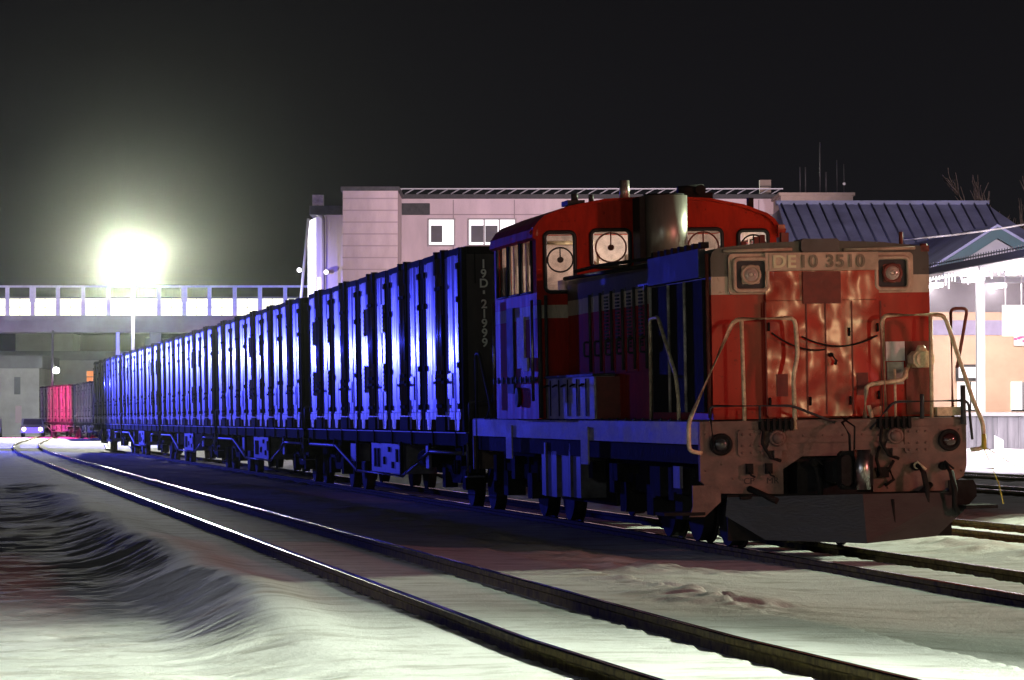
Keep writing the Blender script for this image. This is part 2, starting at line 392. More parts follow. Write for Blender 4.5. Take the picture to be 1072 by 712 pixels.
    rp = N.new('ShaderNodeValToRGB'); rp.color_ramp.elements[0].position = .36; rp.color_ramp.elements[0].color = (.50, .485, .46, 1)
    rp.color_ramp.elements[1].position = .52; rp.color_ramp.elements[1].color = (.78, .78, .775, 1); L.new(n1.outputs['Fac'], rp.inputs[0])
    n3 = N.new('ShaderNodeTexNoise'); n3.inputs['Scale'].default_value = .55; n3.inputs['Detail'].default_value = 6; L.new(tc.outputs['Object'], n3.inputs[0])
    r3 = N.new('ShaderNodeValToRGB'); r3.color_ramp.elements[0].position = .62; r3.color_ramp.elements[0].color = (1, 1, 1, 1); r3.color_ramp.elements[1].position = .74; r3.color_ramp.elements[1].color = (.72, .60, .54, 1)
    L.new(n3.outputs['Fac'], r3.inputs[0])
    mx = N.new('ShaderNodeMix'); mx.data_type = 'RGBA'; mx.blend_type = 'MULTIPLY'; mx.inputs[0].default_value = 1
    L.new(rp.outputs[0], mx.inputs[6]); L.new(r3.outputs[0], mx.inputs[7]); L.new(mx.outputs[2], b.inputs['Base Color'])
    n2 = N.new('ShaderNodeTexNoise'); n2.inputs['Scale'].default_value = 9; n2.inputs['Detail'].default_value = 10; n2.inputs['Roughness'].default_value = .75; L.new(tc.outputs['Object'], n2.inputs[0])
    bp = N.new('ShaderNodeBump'); bp.inputs['Strength'].default_value = .75; bp.inputs['Distance'].default_value = .035
    n4 = N.new('ShaderNodeTexNoise'); n4.inputs['Scale'].default_value = 55; n4.inputs['Detail'].default_value = 6; n4.inputs['Roughness'].default_value = .8; L.new(tc.outputs['Object'], n4.inputs[0])
    b2 = N.new('ShaderNodeBump'); b2.inputs['Strength'].default_value = .8; b2.inputs['Distance'].default_value = .012
    L.new(n4.outputs['Fac'], b2.inputs['Height']); L.new(b2.outputs[0], bp.inputs['Normal'])
    L.new(n2.outputs['Fac'], bp.inputs['Height']); L.new(bp.outputs[0], b.inputs['Normal'])
    me.materials.append(m)
    o = bpy.data.objects.new('snow_ground', me); COL.objects.link(o); tag(o, kind='structure', label='snow covered yard ground with wind carved drifts')
build_ground()

def rail_mesh(fx, fz, off, y0, y1):
    Ys = list(np.arange(y0, min(y1, 60), 1.0)) + list(np.arange(60, y1, 3.0)) if y1 > 60 else list(np.arange(y0, y1, 1.0))
    prof = [(-.0325, -.036), (-.0325, -.006), (-.026, 0), (.026, 0), (.0325, -.006), (.0325, -.036), (.009, -.05), (.009, -.125), (.062, -.14), (.062, -.152), (-.062, -.152), (-.062, -.14), (-.009, -.125), (-.009, -.05)]
    mb = MB(); hd = MB(); n = len(prof); vs = []; hv = []
    for Y in Ys:
        dx = (fx(Y + .5) - fx(Y - .5)); t = Vector((dx, 1, 0)).normalized(); nrm = Vector((t.y, -t.x, 0))
        c = Vector((fx(Y), Y, fz(Y))) + nrm * off
        vs += [c + nrm * a + Vector((0, 0, b)) for a, b in prof]
        hv += [c + nrm * a + Vector((0, 0, b)) for a, b in ((-.029, -.003), (-.024, .0025), (.024, .0025), (.029, -.003))]
    fs = [(i * n + k, i * n + (k + 1) % n, (i + 1) * n + (k + 1) % n, (i + 1) * n + k) for i in range(len(Ys) - 1) for k in range(n)]
    mb.add(vs, fs); hd.add(hv, [(i * 4 + k, i * 4 + k + 1, (i + 1) * 4 + k + 1, (i + 1) * 4 + k) for i in range(len(Ys) - 1) for k in range(3)], True)
    return mb, hd
TL = {'near': 'empty track nearest the camera beside the wind carved snow ridge', 'train': 'track carrying the locomotive and wagons', 'B': 'half buried track among rough snow just beyond the locomotive', 'C': 'dark track between the half buried one and the platform side one', 'D': 'thin dark track closest to the snow bank and platform'}
for nm, fx, fz, y0, y1 in TRACKS:
    t = thing('railway_track', TL[nm], 'railway track')
    for off in (-.5335 - .0325, .5335 + .0325):
        mb, hd = rail_mesh(fx, fz, off, y0, y1)
        r_ = mb.build('rail', M['railside'], t); hd.build('rail_head', M['tread'], r_)
    sl = MB(); Y = y0
    while Y < min(y1, 130):
        m4 = Matrix.Translation((fx(Y), Y, fz(Y) - .151)) @ Matrix.Rotation(TH, 4, 'Z')
        sl.box(-1.05, 1.05, -.1, .1, -.14, 0, m4); Y += .62
    sl.build('sleepers', M['wood'], t)

# ------------------------------------------------------------------ LOCOMOTIVE  (x lateral, y back from the front beam, z over rail)
LEAN = R(-1.05)
def train_loc(s): # s metres forward of the first container's front face
    return Vector((.556 + .02 + s * SIN, 48.10 - s * COS, 0))
p = train_loc(14.65); p.z = train_z(p.y + 6) 
p.x += .07
loco = thing('diesel_locomotive', 'red diesel locomotive with central cab and snow plough at the head of the train', 'locomotive', p, (R(.10), LEAN, TH))
loco.scale = (1.045, 1, .985)
def P(name, mb, m, parent=loco, label=None): return mb.build(name, M[m] if isinstance(m, str) else m, parent, label)
W = 1.25
# frame / deck
mb = MB(); mb.box(-W, W, .06, 13.75, 1.05, 1.27)
frame = P('side_sill', mb, 'sill')
mb = MB(); mb.box(-W + .05, W - .05, .1, 13.7, .86, 1.047); P('underframe', mb, 'black')
mb = MB(); mb.box(-W - .004, W + .004, .5, 13.7, 1.272, 1.285); P('walkway', mb, 'dgrey')
# hanging bracket plates from the sill
for y0 in (5.55, 10.6):
    mb = MB(); mb.bbox(-W - .02, -W - .002, 0, .3, 0, 1); mb = MB(); mb.box(-W - .02, -W - .003, y0, y0 + .42, .78, 1.2); P('jacking_pad', mb, 'sill')
# buffer beam with chamfered corners
mb = MB()
left = [(-1.25, 1.27), (-1.25, .70), (-1.12, .58), (-.48, .56), (-.48, .80), (-.30, .92), (.30, .92), (.36, .80), (.36, .56), (1.02, .56), (1.22, .70), (1.25, .80), (1.25, 1.27)]
mb.prism(left, 0, .07); beam = P('buffer_beam', mb, 'beam')
mb = MB(); mb.box(-1.252, 1.252, -.012, 0, 1.19, 1.27); mb.box(-.5, .5, -.02, -.013, 1.05, 1.10); P('beam_lip', mb, 'beam', beam)
mb = MB(); mb.box(-.32, .36, .12, .5, .55, .95); P('coupler_pocket', mb, 'black', beam)
for x0, x1 in ((-.90, -.66), (.66, .90)):
    q = MB(); q.bbox(x0, x1, -.02, -.001, .93, 1.185, .02); 
    for a in (.04, .12, .20):
        for zz in (.965, 1.03, 1.14):
            q.dome((x0 + a, -.02, zz), .013, .012, n=8, m=2)
    P('riveted_plate', q, 'beam', beam)
q = MB()
for i in range(14): q.dome((-1.2 + .185 * i * .99, -.001, 1.15 if abs(i - 6.5) > 3 else 1.12), .010, .01, n=8, m=2)
for xx, zz in ((-1.05, .86), (-.95, .72), (1.1, .62), (1.2, .75), (1.18, 1.02), (-1.2, .8), (.5, .6), (.55, .9)): q.dome((xx, -.001, zz), .012, .01, n=8, m=2)
split_build(q, 'bolt', M['beam'], beam)
# marker lamps
for x, ml, lb in ((-1.06, 'lensclear', None), (1.08, 'lensdark', None)):
    q = MB(); q.tube(ring((x, -.035, 1.05), .088), .020, 8, True); q.cyl((x, -.04, 1.05), .088, .05)
    mk = P('marker_lamp', q, 'black'); q = MB(); q.dome((x, -.04, 1.05), .066, .035); P('lens', q, ml, mk)
    q = MB(); q.cyl((x, -.075, 1.065), .012, .003); 
# jumper sockets (two cast covers)
for x in (-.545, .56):
    q = MB(); q.tube(ring((x, -.075, 1.10), .062, 18), .018, 6, True); q.cyl((x, -.09, 1.10), .06, .09); q.dome((x, -.09, 1.10), .055, .03)
    q.prism([(x - .10, .98), (x + .10, .98), (x + .07, 1.06), (x - .07, 1.06)], -.06, -.005); q.box(x - .035, x + .035, -.10, -.02, .91, .985)
    s_ = P('jumper_socket', q, 'beam')
    q = MB(); q.box(x - .16, x + .16, -.05, -.002, 1.185, 1.27); 
    for k in range(6): q.box(x - .15 + k * .055, x - .125 + k * .055, -.08, -.045, 1.17, 1.29)
    q.tube([(x - .12, -.05, 1.2), (x - .14, -.07, 1.05), (x - .07, -.08, .92), (x + .03, -.07, .88)], .016, 6)
    P('socket_bracket', q, 'black', s_)
# air cocks and their letters
for x in (-.80, -.62):
    q = MB(); q.box(x - .03, x + .03, -.06, 0, .76, .86); q.cyl((x, -.07, .80), .024, .07); q.tube([(x, -.05, .79), (x, -.09, .75), (x + .04, -.09, .73)], .010, 6); P('air_cock', q, 'black')
text('cock_lettering', 'CP', .085, M['stencil'], beam, Matrix.Translation((-.80, -.004, .69)) @ FACE, .001)
text('cock_lettering', 'MR', .085, M['stencil'], beam, Matrix.Translation((-.58, -.004, .69)) @ FACE, .001)
# coupler
q = MB(); q.bbox(-.05, .17, -.42, -.30, .60, .97, .03); q.bbox(.10, .22, -.55, -.40, .62, .95, .03); q.bbox(-.06, .04, -.50, -.40, .64, .93, .03); q.bbox(-.09, .17, -.30, .3, .66, .90, .03)
cp = P('coupler', q, 'black')
q = MB(); q.cyl((.135, -.50, .60), .075, .38, 'z', 20); P('coupler_knuckle', q, 'steel', cp)
q = MB(); q.tube([(.06, -.35, .96), (.06, -.34, 1.12), (.03, -.2, 1.24), (.12, -.1, 1.28)], .012, 6); q.tube([(.10, -.35, .96), (.12, -.3, 1.2), (.06, -.1, 1.28)], .009, 6); P('uncoupling_rod', q, 'black', cp)
# brake hoses
for x, l, yy in ((.76, .86, -.10), (1.02, .84, -.10), (-.2, .55, .05)):
    q = MB(); z0 = .80 if x > 0 else .86
    q.tube([(x, 0, z0), (x, yy, z0 + .01), (x + .03, yy - .08, z0 - .06), (x + .05, yy - .11, z0 - .22), (x + .05, yy - .1, z0 - .38), (x + .09, yy - .06, z0 - .46)], .027, 8)
    q.cyl((x, -.06, z0), .042, .06); h = P('brake_hose', q, 'black')
    q = MB(); q.tube([(x - .01, -.10, z0 + .05), (x + .07, -.13, z0 - .03)], .010, 6); q.cyl((x, -.085, z0 + .01), .034, .02); P('hose_cock', q, 'rail_cream' if x == .76 else 'black', h)
q = MB(); q.tube([(.55, -.03, .86), (.50, -.05, .78), (.54, -.06, .68), (.46, -.04, .62)], .016, 6); q.tube([(.42, -.03, 1.0), (.38, -.06, .88), (.42, -.06, .72)], .016, 6); q.box(.40, .50, -.05, 0, .70, .80)
P('air_pipes', q, 'black')
# snow plough: V with thick blades
def plow(sg):
    z1, z0 = .56, .10
    a = [Vector((.10, -.62, z1)), Vector((.10, -.74, z0)), Vector((.10 + sg * .80, -.20, z0 + .03)), Vector((.10 + sg * 1.12, .02, .36)), Vector((.10 + sg * 1.10, .02, z1 - .02))]
    nrm = (a[1] - a[0]).cross(a[2] - a[0]).normalized() * .02
    if nrm.y < 0: nrm = -nrm
    q = MB(); q.add(a + [v + nrm for v in a], [(0, 1, 2, 3, 4), (9, 8, 7, 6, 5)] + [(i, (i + 1) % 5, 5 + (i + 1) % 5, 5 + i) for i in range(5)])
    return q
pl = P('snow_plough', plow(1).add(plow(-1).v, plow(-1).f), 'plow')
q = MB(); q.box(-1.0, 1.1, .02, .06, .12, .56); q.box(-.9, 1.1, -.1, .0, .52, .545); q.tube([(.42, -.46, .5), (.42, -.50, .2)], .015); q.tube([(-.8, 0, .62), (-.6, -.25, .5)], .03); q.tube([(.9, 0, .62), (.7, -.22, .5)], .03)
P('plough_stay', q, 'black', pl)
# steps at the corners
for sg in (-1, 1):
    q = MB(); x = sg * 1.20
    q.prism([(x - .13, .66), (x + .10, .66), (x + .13, .60), (x + .13, .50), (x + (.0 if sg > 0 else -.02), .36), (x - .16, .36), (x - .13, .46)], -.03, -.005)
    st = P('corner_step', q, 'beam' if sg < 0 else 'black')
    q = MB(); q.box(min(x - .05, x + sg * .25), max(x - .05, x + sg * .25), -.30, .12, .385, .42) if sg > 0 else q.box(x - .40, x - .02, -.05, .35, .375, .405); P('step_tread', q, 'black', st)
# front handrails
HR = .021
def rounded(pts, r=.07):
    P_ = [Vector(p) for p in pts]; out = [P_[0]]
    for i in range(1, len(P_) - 1):
        a, b, c = P_[i - 1], P_[i], P_[i + 1]; d1 = (a - b); d2 = (c - b); rr = min(r, d1.length * .45, d2.length * .45)
        p0 = b + d1.normalized() * rr; p2 = b + d2.normalized() * rr
        for t in (0, .33, .66, 1): out.append(p0 * (1 - t) ** 2 + b * 2 * t * (1 - t) + p2 * t * t)
    out.append(P_[-1]); return out
q = MB(); q.tube(rounded([(-1.24, -.03, .97), (-1.36, -.05, .99), (-1.36, -.05, 1.27), (-.90, .05, 2.25), (-.33, .05, 2.26), (-.31, .05, 1.9), (-.36, .03, 1.7), (-.36, .0, 1.18)]), HR)
hr = P('front_handrail', q, 'rail_cream'); q = MB(); q.tube([(-.83, .05, 2.25), (-.82, .04, 1.27)], HR * .9); P('handrail_post', q, 'rail_cream', hr)
q = MB(); q.tube(rounded([(.50, .0, 1.16), (.49, .05, 2.27), (1.08, .05, 2.27), (1.32, -.02, 1.42), (1.40, -.05, 1.2), (1.40, -.05, .96), (1.28, -.03, .95)]), HR)
hr = P('front_handrail', q, 'rail_cream'); q = MB(); q.tube([(.95, .05, 2.27), (.94, .04, 1.27)], HR * .9); P('handrail_post', q, 'rail_cream', hr)
q = MB(); q.tube([(.64, .2, 1.75), (.64, .2, 1.28)], .012); P('stanchion', q, 'rail_cream')
q = MB(); q.tube(rounded([(1.17, .15, 1.27), (1.17, .15, 2.33), (1.33, .15, 2.33), (1.22, .15, 1.75)], .05), .016); P('triangle_handrail', q, 'loco_worn')
q = MB(); q.tube(rounded([(-1.13, -.06, 1.0), (-1.17, -.06, 1.42), (-.40, -.06, 1.41), (.0, -.05, 1.24)], .06), .013); q.tube([(-.70, -.06, 1.41), (-.70, -.06, 1.26)], .012); P('lower_guard_rail', q, 'dgrey')
q = MB(); q.tube(rounded([(.33, -.05, 1.17), (.55, -.06, 1.43), (1.26, -.06, 1.43), (1.29, -.06, 1.05)], .06), .013); q.tube([(.82, -.06, 1.5), (.82, -.06, 1.26)], .02); q.tube([(1.21, -.06, 1.58), (1.21, -.06, 1.2)], .026); P('lower_guard_rail', q, 'dgrey')
q = MB(); q.tube(rounded([(.32, .1, 1.28), (.34, .1, 1.60), (.70, .1, 1.64), (.75, .2, 1.75)], .06), .022); q.tube(rounded([(.36, .1, 1.4), (.39, .1, 1.28)], .02), .02); P('air_pipe', q, 'rail_cream')
q = MB(); q.tube([(1.40, -.06, 1.1), (1.40, -.07, .95)], .022); q.tube([(1.40, -.07, .95), (1.52, -.1, .62), (1.56, -.1, .42)], .006, 5); q.tube([(1.40, -.07, .98), (1.7, -.05, .78), (2.0, 0, .72)], .004, 5); P('hanging_cord', q, 'yellow')
q = MB(); q.box(.98, 1.22, -.005, .2, 1.285, 1.37); P('cable_trough', q, 'rail_cream')
# long hood
HS, HE, HW = .38, 7.92, 1.035
def hoodprof(w, top, corner=.10):
    return [(-w, 1.286), (-w, top - .16)] + [(-w + corner * (1 - math.cos(a)), top - .16 + corner * math.sin(a)) for a in (R(30), R(60), R(90))] + \
           [(-w * .55, top - .02), (0, top), (w * .55, top - .02)] + [(w - corner * (1 - math.cos(a)), top - .16 + corner * math.sin(a)) for a in (R(90), R(60), R(30))] + [(w, top - .16), (w, 1.286)]
q = MB(); q.prism(hoodprof(HW, 3.02), HS, HE); hood = P('long_hood', q, 'loco_side')
# front corner rounding strips + door panel block
q = MB(); q.bbox(-.535, .535, HS - .07, HS + .02, 1.30, 2.43, .01); q.box(-.535, .535, HS - .06, HS + .02, 2.435, 2.72); dr = P('front_doors', q, 'loco_red')
q = MB(); q.box(-.535, .535, HS - .065, HS + .02, 2.724, 2.90); P('number_band', q, 'loco_cream')
q = MB(); q.box(-.19, .17, HS - .085, HS - .06, 2.40, 2.715); P('blanking_panel', q, 'loco_worn')
q = MB(); q.bbox(-.19, .17, HS - .05, HS + .3, 2.905, 3.035, .02); P('top_hatch', q, 'loco_grey')
q = MB()
for x in (-.545, -.16, .02, .27, .545): q.box(x - .006, x + .006, HS - .080, HS - .068, 1.32, 2.42)
split_build(q, 'door_seam', M['loco_worn'], dr)
for x in (-.40, .36):
    q = MB(); q.box(x - .055, x + .055, HS - .074, HS - .069, 1.50, 1.72)
    for k in range(9): q.box(x - .05, x + .05, HS - .085, HS - .070, 1.51 + k * .023, 1.522 + k * .023)
    P('louvre', q, 'loco_worn', dr)
q = MB()
for x, z in ((-.52, 2.18), (-.52, 1.45), (.24, 2.12), (.51, 2.16), (.51, 1.5), (-.14, 1.45), (.24, 1.45)): q.tube([(x, HS - .085, z - .04), (x, HS - .095, z), (x, HS - .085, z + .04)], .012, 6)
split_build(q, 'door_hinge', M['black'], dr)
q = MB(); q.cyl((.06, HS - .12, 1.90), .02, .05); q.tube([(.06, HS - .12, 1.9), (.10, HS - .13, 1.84), (.09, HS - .13, 1.80)], .014, 6); P('door_handle', q, 'black', dr)
def sag(a, b, d, n=10): return [tuple(Vector(a).lerp(Vector(b), t / n) + Vector((0, 0, -4 * d * (t / n) * (1 - t / n)))) for t in range(n + 1)]
q = MB(); q.tube(sag((-.50, HS - .11, 2.12), (.0, HS - .11, 1.95), .06), .009, 5); q.tube(sag((-.22, HS - .12, 2.08), (.50, HS - .11, 2.08), .10), .009, 5); split_build(q, 'safety_chain', M['black'], loco)
# white boxed plates and valve at the right
q = MB(); q.box(.60, .78, HS - .03, HS + .0, 1.83, 2.02); P('notice_plate', q, 'white')
q = MB(); q.box(.61, .77, HS - .02, HS, 1.60, 1.82); P('notice_plate', q, 'sill')
q = MB(); q.box(.79, 1.02, HS - .02, HS + 0, 1.30, 2.02); P('corner_panel', q, 'loco_worn')
q = MB(); q.bbox(.80, 1.00, HS - .25, HS - .05, 1.76, 1.92, .04); q.cyl((.90, HS - .16, 1.92), .06, .06, 'z', 12, .03); q.cyl((.90, HS - .27, 1.84), .075, .03); q.tube([(.80, HS - .12, 1.8), (.76, HS - .14, 1.72), (.74, HS - .2, 1.66)], .02, 6)
P('air_dryer_valve', q, 'rail_cream')
# hood bands, headlights
for x in (-.67, .67):
    sg = 1 if x > 0 else -1
    q = MB(); q.prism(xz(rrect(x - .205, x + .205, 0, 2.50, 2.895, .04)), HS - .03, HS + .01); lp = P('headlight', q, 'loco_cream')
    q = MB(); q.tube(rrect(x - .155, x + .155, HS - .045, 2.535, 2.845, .045), .022, 8, True); P('headlight_surround', q, 'loco_cream', lp)
    q = MB()
    o = rrect(x - .15, x + .15, HS - .034, 2.54, 2.84, .03); i_ = rrect(x - .095, x + .095, HS - .032, 2.595, 2.785, .03)
    n = len(o); q.add(o + i_, [(k, (k + 1) % n, n + (k + 1) % n, n + k) for k in range(n)])
    q.prism(xz(i_), HS - .0325, HS - .031)
    P('headlight_recess', q, 'dgrey', lp)
    q = MB(); q.prism(xz(rrect(x - .085, x + .085, 0, 2.60, 2.78, .02)), HS - .045, HS - .034); q.tube(ring((x, HS - .055, 2.69), .082), .016, 8, True); P('headlight_bezel', q, 'loco_cream' if sg < 0 else 'loco_worn', lp)
    q = MB(); q.dome((x, HS - .05, 2.69), .072, .03); q.tube(ring((x, HS - .075, 2.69), .045), .004, 5, True); q.tube(ring((x, HS - .083, 2.69), .022), .006, 5, True); P('headlight_lens', q, 'lens', lp)
for x0, x1 in ((-.92, -.27), (.22, .90)):
    q = MB(); q.tube([(x0, HS - .02, 2.925), (x1, HS - .02, 2.935)], .016, 8); P('rain_strip', q, 'loco_cream')
q = MB(); q.box(-.50, .46, HS - .075, HS - .066, 2.735, 2.885); npl = P('number_plate', q, 'loco_cream')
text('number_lettering', 'DE', .17, M['plate_light'], npl, Matrix.Translation((-.36, HS - .082, 2.808)) @ FACE, .006, space=1.12, bold=.0045)
text('number_lettering', '10 3510', .17, M['digits'], npl, Matrix.Translation((.09, HS - .082, 2.808)) @ FACE, .006, space=1.14, bold=.0045)
q = MB(); q.tube([(-HW - .02, HS + .05, 1.3), (-HW - .025, HS + .05, 2.9)], .018, 6); P('corner_pipe', q, 'loco_worn')
q = MB()
for y in (.8, 1.2, 2.2): q.box(-.55 + y * .1, -.50 + y * .1, y, y + .04, 2.98, 3.10)
q.cyl((.80, HS + .1, 2.96), .02, .14, 'z'); q.box(-.36, -.29, HS + .02, HS + .1, 3.0, 3.10); q.cyl((1.0, HS + .05, 2.93), .035, .05, 'z'); q.box(.96, 1.04, HS, HS + .1, 2.90, 2.96)
split_build(q, 'roof_fitting', M['loco_worn'], loco)
# near side of the hood: radiator panel, doors, louvres (kept individual)
x = -HW
q = MB(); q.box(x - .07, x - .002, HS + .22, HS + 2.6, 2.68, 2.96)
P('radiator_cowl', q, 'dgrey')
for y0, y1 in ((.62, 1.35), (1.41, 2.1), (2.16, 2.98)):
    q = MB(); q.bbox(0, 1, 0, 1, 0, 1) if False else None
    q.box(x - .035, x - .002, y0, y1, 1.36, 2.66); d = P('radiator_door', q, 'black')
    q = MB(); q.tube([(x - .045, y1 + .02, 1.36), (x - .045, y1 + .02, 2.66)], .016, 8); P('edge_highlight_bar', q, 'sill', d)  # pale bars imitate bright highlights along the door edges
for i in range(6):
    y0 = 3.15 + i * .62
    q = MB(); q.box(x - .03, x - .002, y0, y0 + .56, 1.80, 2.72)
    d = P('engine_room_door', q, 'loco_side')
    q = MB()
    if i < 4:
        for k in range(16): q.box(x - .055, x - .031, y0 + .30, y0 + .44, 2.06 + k * .038, 2.08 + k * .038)
    q.tube([(x - .045, y0 + .08, 1.82), (x - .045, y0 + .08, 2.70)], .016, 6); P('door_louvre', q, 'dgrey', d)
    q = MB(); q.tube(rounded([(x - .03, y0 + .2, 2.0), (x - .09, y0 + .2, 2.0), (x - .09, y0 + .2, 2.16), (x - .03, y0 + .2, 2.16)], .02), .012, 6); P('door_handle', q, 'dgrey', d)
q = MB(); q.tube([(x - .05, 3.1, 2.90), (x - .05, 7.8, 2.94)], .024, 8); P('side_conduit', q, 'black'); q = MB(); q.tube([(x + .18, 3.1, 3.00), (x + .15, 6.8, 3.05), (x + .05, 7.7, 3.02)], .022, 8); P('side_conduit', q, 'black')
q = MB()
for k in range(8):
    q.box(x + .02, x + .10, .9 + k * .32, 1.0 + k * .32, 2.98, 3.04)
split_build(q, 'cowl_lug', M['black'], loco)
# battery boxes on the near walkway with a red end
q = MB(); q.box(-1.30, -HW - .05, 4.95, 8.0, 1.29, 1.76); bb = P('battery_box', q, 'sill')
q = MB(); q.box(-1.32, -HW - .045, 4.93, 8.02, 1.762, 1.79); P('box_lid', q, 'dgrey', bb)
q = MB(); q.box(-1.28, -.92, 4.9, 4.948, 1.29, 1.755); P('box_end', q, 'loco_worn', bb)
for k in range(5):
    q = MB(); y = 5.4 + k * .55
    q.box(-1.313, -1.301, y - .004, y + .004, 1.32, 1.74); q.tube([(-1.31, y + .1, 1.68), (-1.35, y + .15, 1.66), (-1.31, y + .2, 1.68)], .012, 6); P('box_latch', q, 'black', bb)
q = MB()
for k in range(28): q.cyl((-1.262, .8 + k * .44, 1.275), .012, .03, 'z', 6)
split_build(q, 'bolt', M['dgrey'], loco)
# side handrails
q = MB(); q.tube(rounded([(-1.22, 2.35, 1.28), (-1.22, 2.35, 2.32), (-1.22, 1.95, 2.33), (-1.22, 1.15, 1.72), (-1.22, 1.05, 1.5), (-1.22, 1.05, 1.28)]), .019); P('side_handrail', q, 'rail_cream')
q = MB(); q.tube(rounded([(-1.24, 13.5, .55), (-1.24, 13.5, 2.15), (-1.24, 13.2, 2.15), (-1.24, 12.4, 1.5), (-1.24, 12.3, 1.28)]), .02); P('side_handrail', q, 'dgrey')
# cab
CS, CE, CW = 7.95, 10.95, 1.37
def wall_cells(q, us, zs, holes, plane, t0, t1):
    U = sorted(set(us + [h[0] for h in holes] + [h[1] for h in holes])); Z = sorted(set(zs + [h[2] for h in holes] + [h[3] for h in holes]))
    for i in range(len(U) - 1):
        for j in range(len(Z) - 1):
            uc, zc = (U[i] + U[i + 1]) / 2, (Z[j] + Z[j + 1]) / 2
            if any(h[0] < uc < h[1] and h[2] < zc < h[3] for h in holes): continue
            if plane == 'y': q.box(U[i], U[i + 1], t0, t1, Z[j], Z[j + 1])
            else: q.box(t0, t1, U[i], U[i + 1], Z[j], Z[j + 1])
fw = [(-1.28, -.94, 2.79, 3.50), (-.75, -.31, 3.08, 3.52), (.31, .75, 3.08, 3.52), (.94, 1.28, 3.08, 3.50)]
arch = [(-1.36, 3.54), (-1.34, 3.60), (-1.27, 3.67), (-1.0, 3.78), (-.6, 3.86), (0, 3.89), (.6, 3.86), (1.0, 3.78), (1.27, 3.67), (1.34, 3.60), (1.36, 3.54)]
for (t0, t1), nm in (((CS, CS + .05), 'cab_front_wall'), ((CE - .05, CE), 'cab_rear_wall')):
    q = MB(); wall_cells(q, [-CW, CW], [1.286, 3.54], fw, 'y', t0, t1); q.prism(arch, t0, t1)
    wl = P(nm, q, 'loco_cab')
    if nm == 'cab_front_wall': cfw = wl
sw = [(CS + .25, CS + 1.0, 2.80, 3.44), (CS + 1.08, CS + 1.85, 2.80, 3.44), (CS + 1.95, CS + 2.75, 2.80, 3.44)]
for sx in (-1, 1):
    q = MB(); a, b = (-CW - .012, -CW + .008) if sx < 0 else (CW - .008, CW + .012)
    wall_cells(q, [CS - .001, CE + .001], [1.286, 3.56], sw, 'x', a, b); cs = P('cab_side_wall', q, 'loco_cab')
    for h in sw:
        xx = sx * (CW - .01)
        g = MB(); g.box(xx - .003, xx + .003, h[0], h[1], h[2], h[3]); g = P('side_window', g, 'glass', cs)
        f = MB(); f.tube([(sx * (CW + .016), y, z) for y, z in ((h[0], h[2]), (h[1], h[2]), (h[1], h[3]), (h[0], h[3]))], .022, 6, True); P('window_frame', f, 'rubber', cs)
def cabroof():
    q = MB(); pts = [(-1.43, 3.44), (-1.42, 3.54), (-1.36, 3.63), (-1.28, 3.70), (-1.0, 3.81), (-.6, 3.89), (0, 3.92), (.6, 3.89), (1.0, 3.81), (1.28, 3.70), (1.36, 3.63), (1.42, 3.54), (1.43, 3.44)]
    inn = [(a * .975, b - .03) for a, b in pts]; return q.prism(pts + inn[::-1], CS - .05, CE + .05)
P('cab_roof', cabroof(), 'loco_cab')
for i, h in enumerate(fw):
    g = MB(); g.box(h[0], h[1], CS + .015, CS + .02, h[2], h[3]); g = P('front_window', g, 'glass', cfw)
    f = MB(); f.tube(rrect(h[0], h[1], CS - .008, h[2], h[3], .06), .024, 8, True); P('window_frame', f, 'rubber', g)
    cz = 3.17 if i == 0 else (h[2] + h[3]) / 2 + .01; cx = (h[0] + h[1]) / 2; rr = .145 if i in (0, 3) else .175
    d = MB(); d.tube(ring((cx, CS - .02, cz), rr), .010, 8, True); d.cyl((cx, CS - .04, cz), .035, .04); d.tube([(cx, CS - .02, cz), (cx, CS - .02, cz + rr)], .008, 6)
    P('clear_view_screen', d, 'rubber' if i in (0, 3) else 'loco_worn', g)
q = MB(); q.tube([(-1.36, CS - .03, 1.3), (-1.36, CS - .03, 2.7)], .025, 8); q.tube([(-1.29, CS - .05, 1.3), (-1.29, CS - .05, 2.75)], .018, 8); split_build(q, 'cab_grab_rail', M['dgrey'], loco)
# cab side fittings
q = MB(); q.box(-CW - .035, -CW - .013, 8.75, 9.25, 1.90, 2.52); q.box(-CW - .06, -CW - .036, 8.4, 8.75, 1.86, 2.02); P('side_plate', q, 'sill')
q = MB(); q.box(-CW - .04, -CW - .013, 9.5, 9.95, 1.6, 2.65); q.cyl((-CW - .06, 9.2, 1.55), .12, .04, 'x', 16); P('side_door_recess', q, 'dgrey')
q = MB(); q.tube([(-CW - .05, CS + .12, 1.5), (-CW - .05, CS + .12, 2.7)], .018); q.tube([(-CW - .05, CE - .1, 1.4), (-CW - .05, CE - .1, 2.75)], .018); split_build(q, 'cab_grab_rail', M['steel'], loco)
q = MB(); q.box(-CW - .05, -CW - .012, CS, CE, 1.74, 1.77); 
for k in range(9): q.box(-CW - .07, -CW - .05, CS + .2 + k * .33, CS + .25 + k * .33, 1.72, 1.80)
P('cab_foot_ledge', q, 'dgrey')
q = MB(); q.dome((-CW - .04, CS + .05, 3.50), .035, .03); q.box(-1.42, -1.36, CS - .04, CS + .06, 3.46, 3.56); P('side_marker', q, 'pinkred' if 'pinkred' in M else 'loco_red')
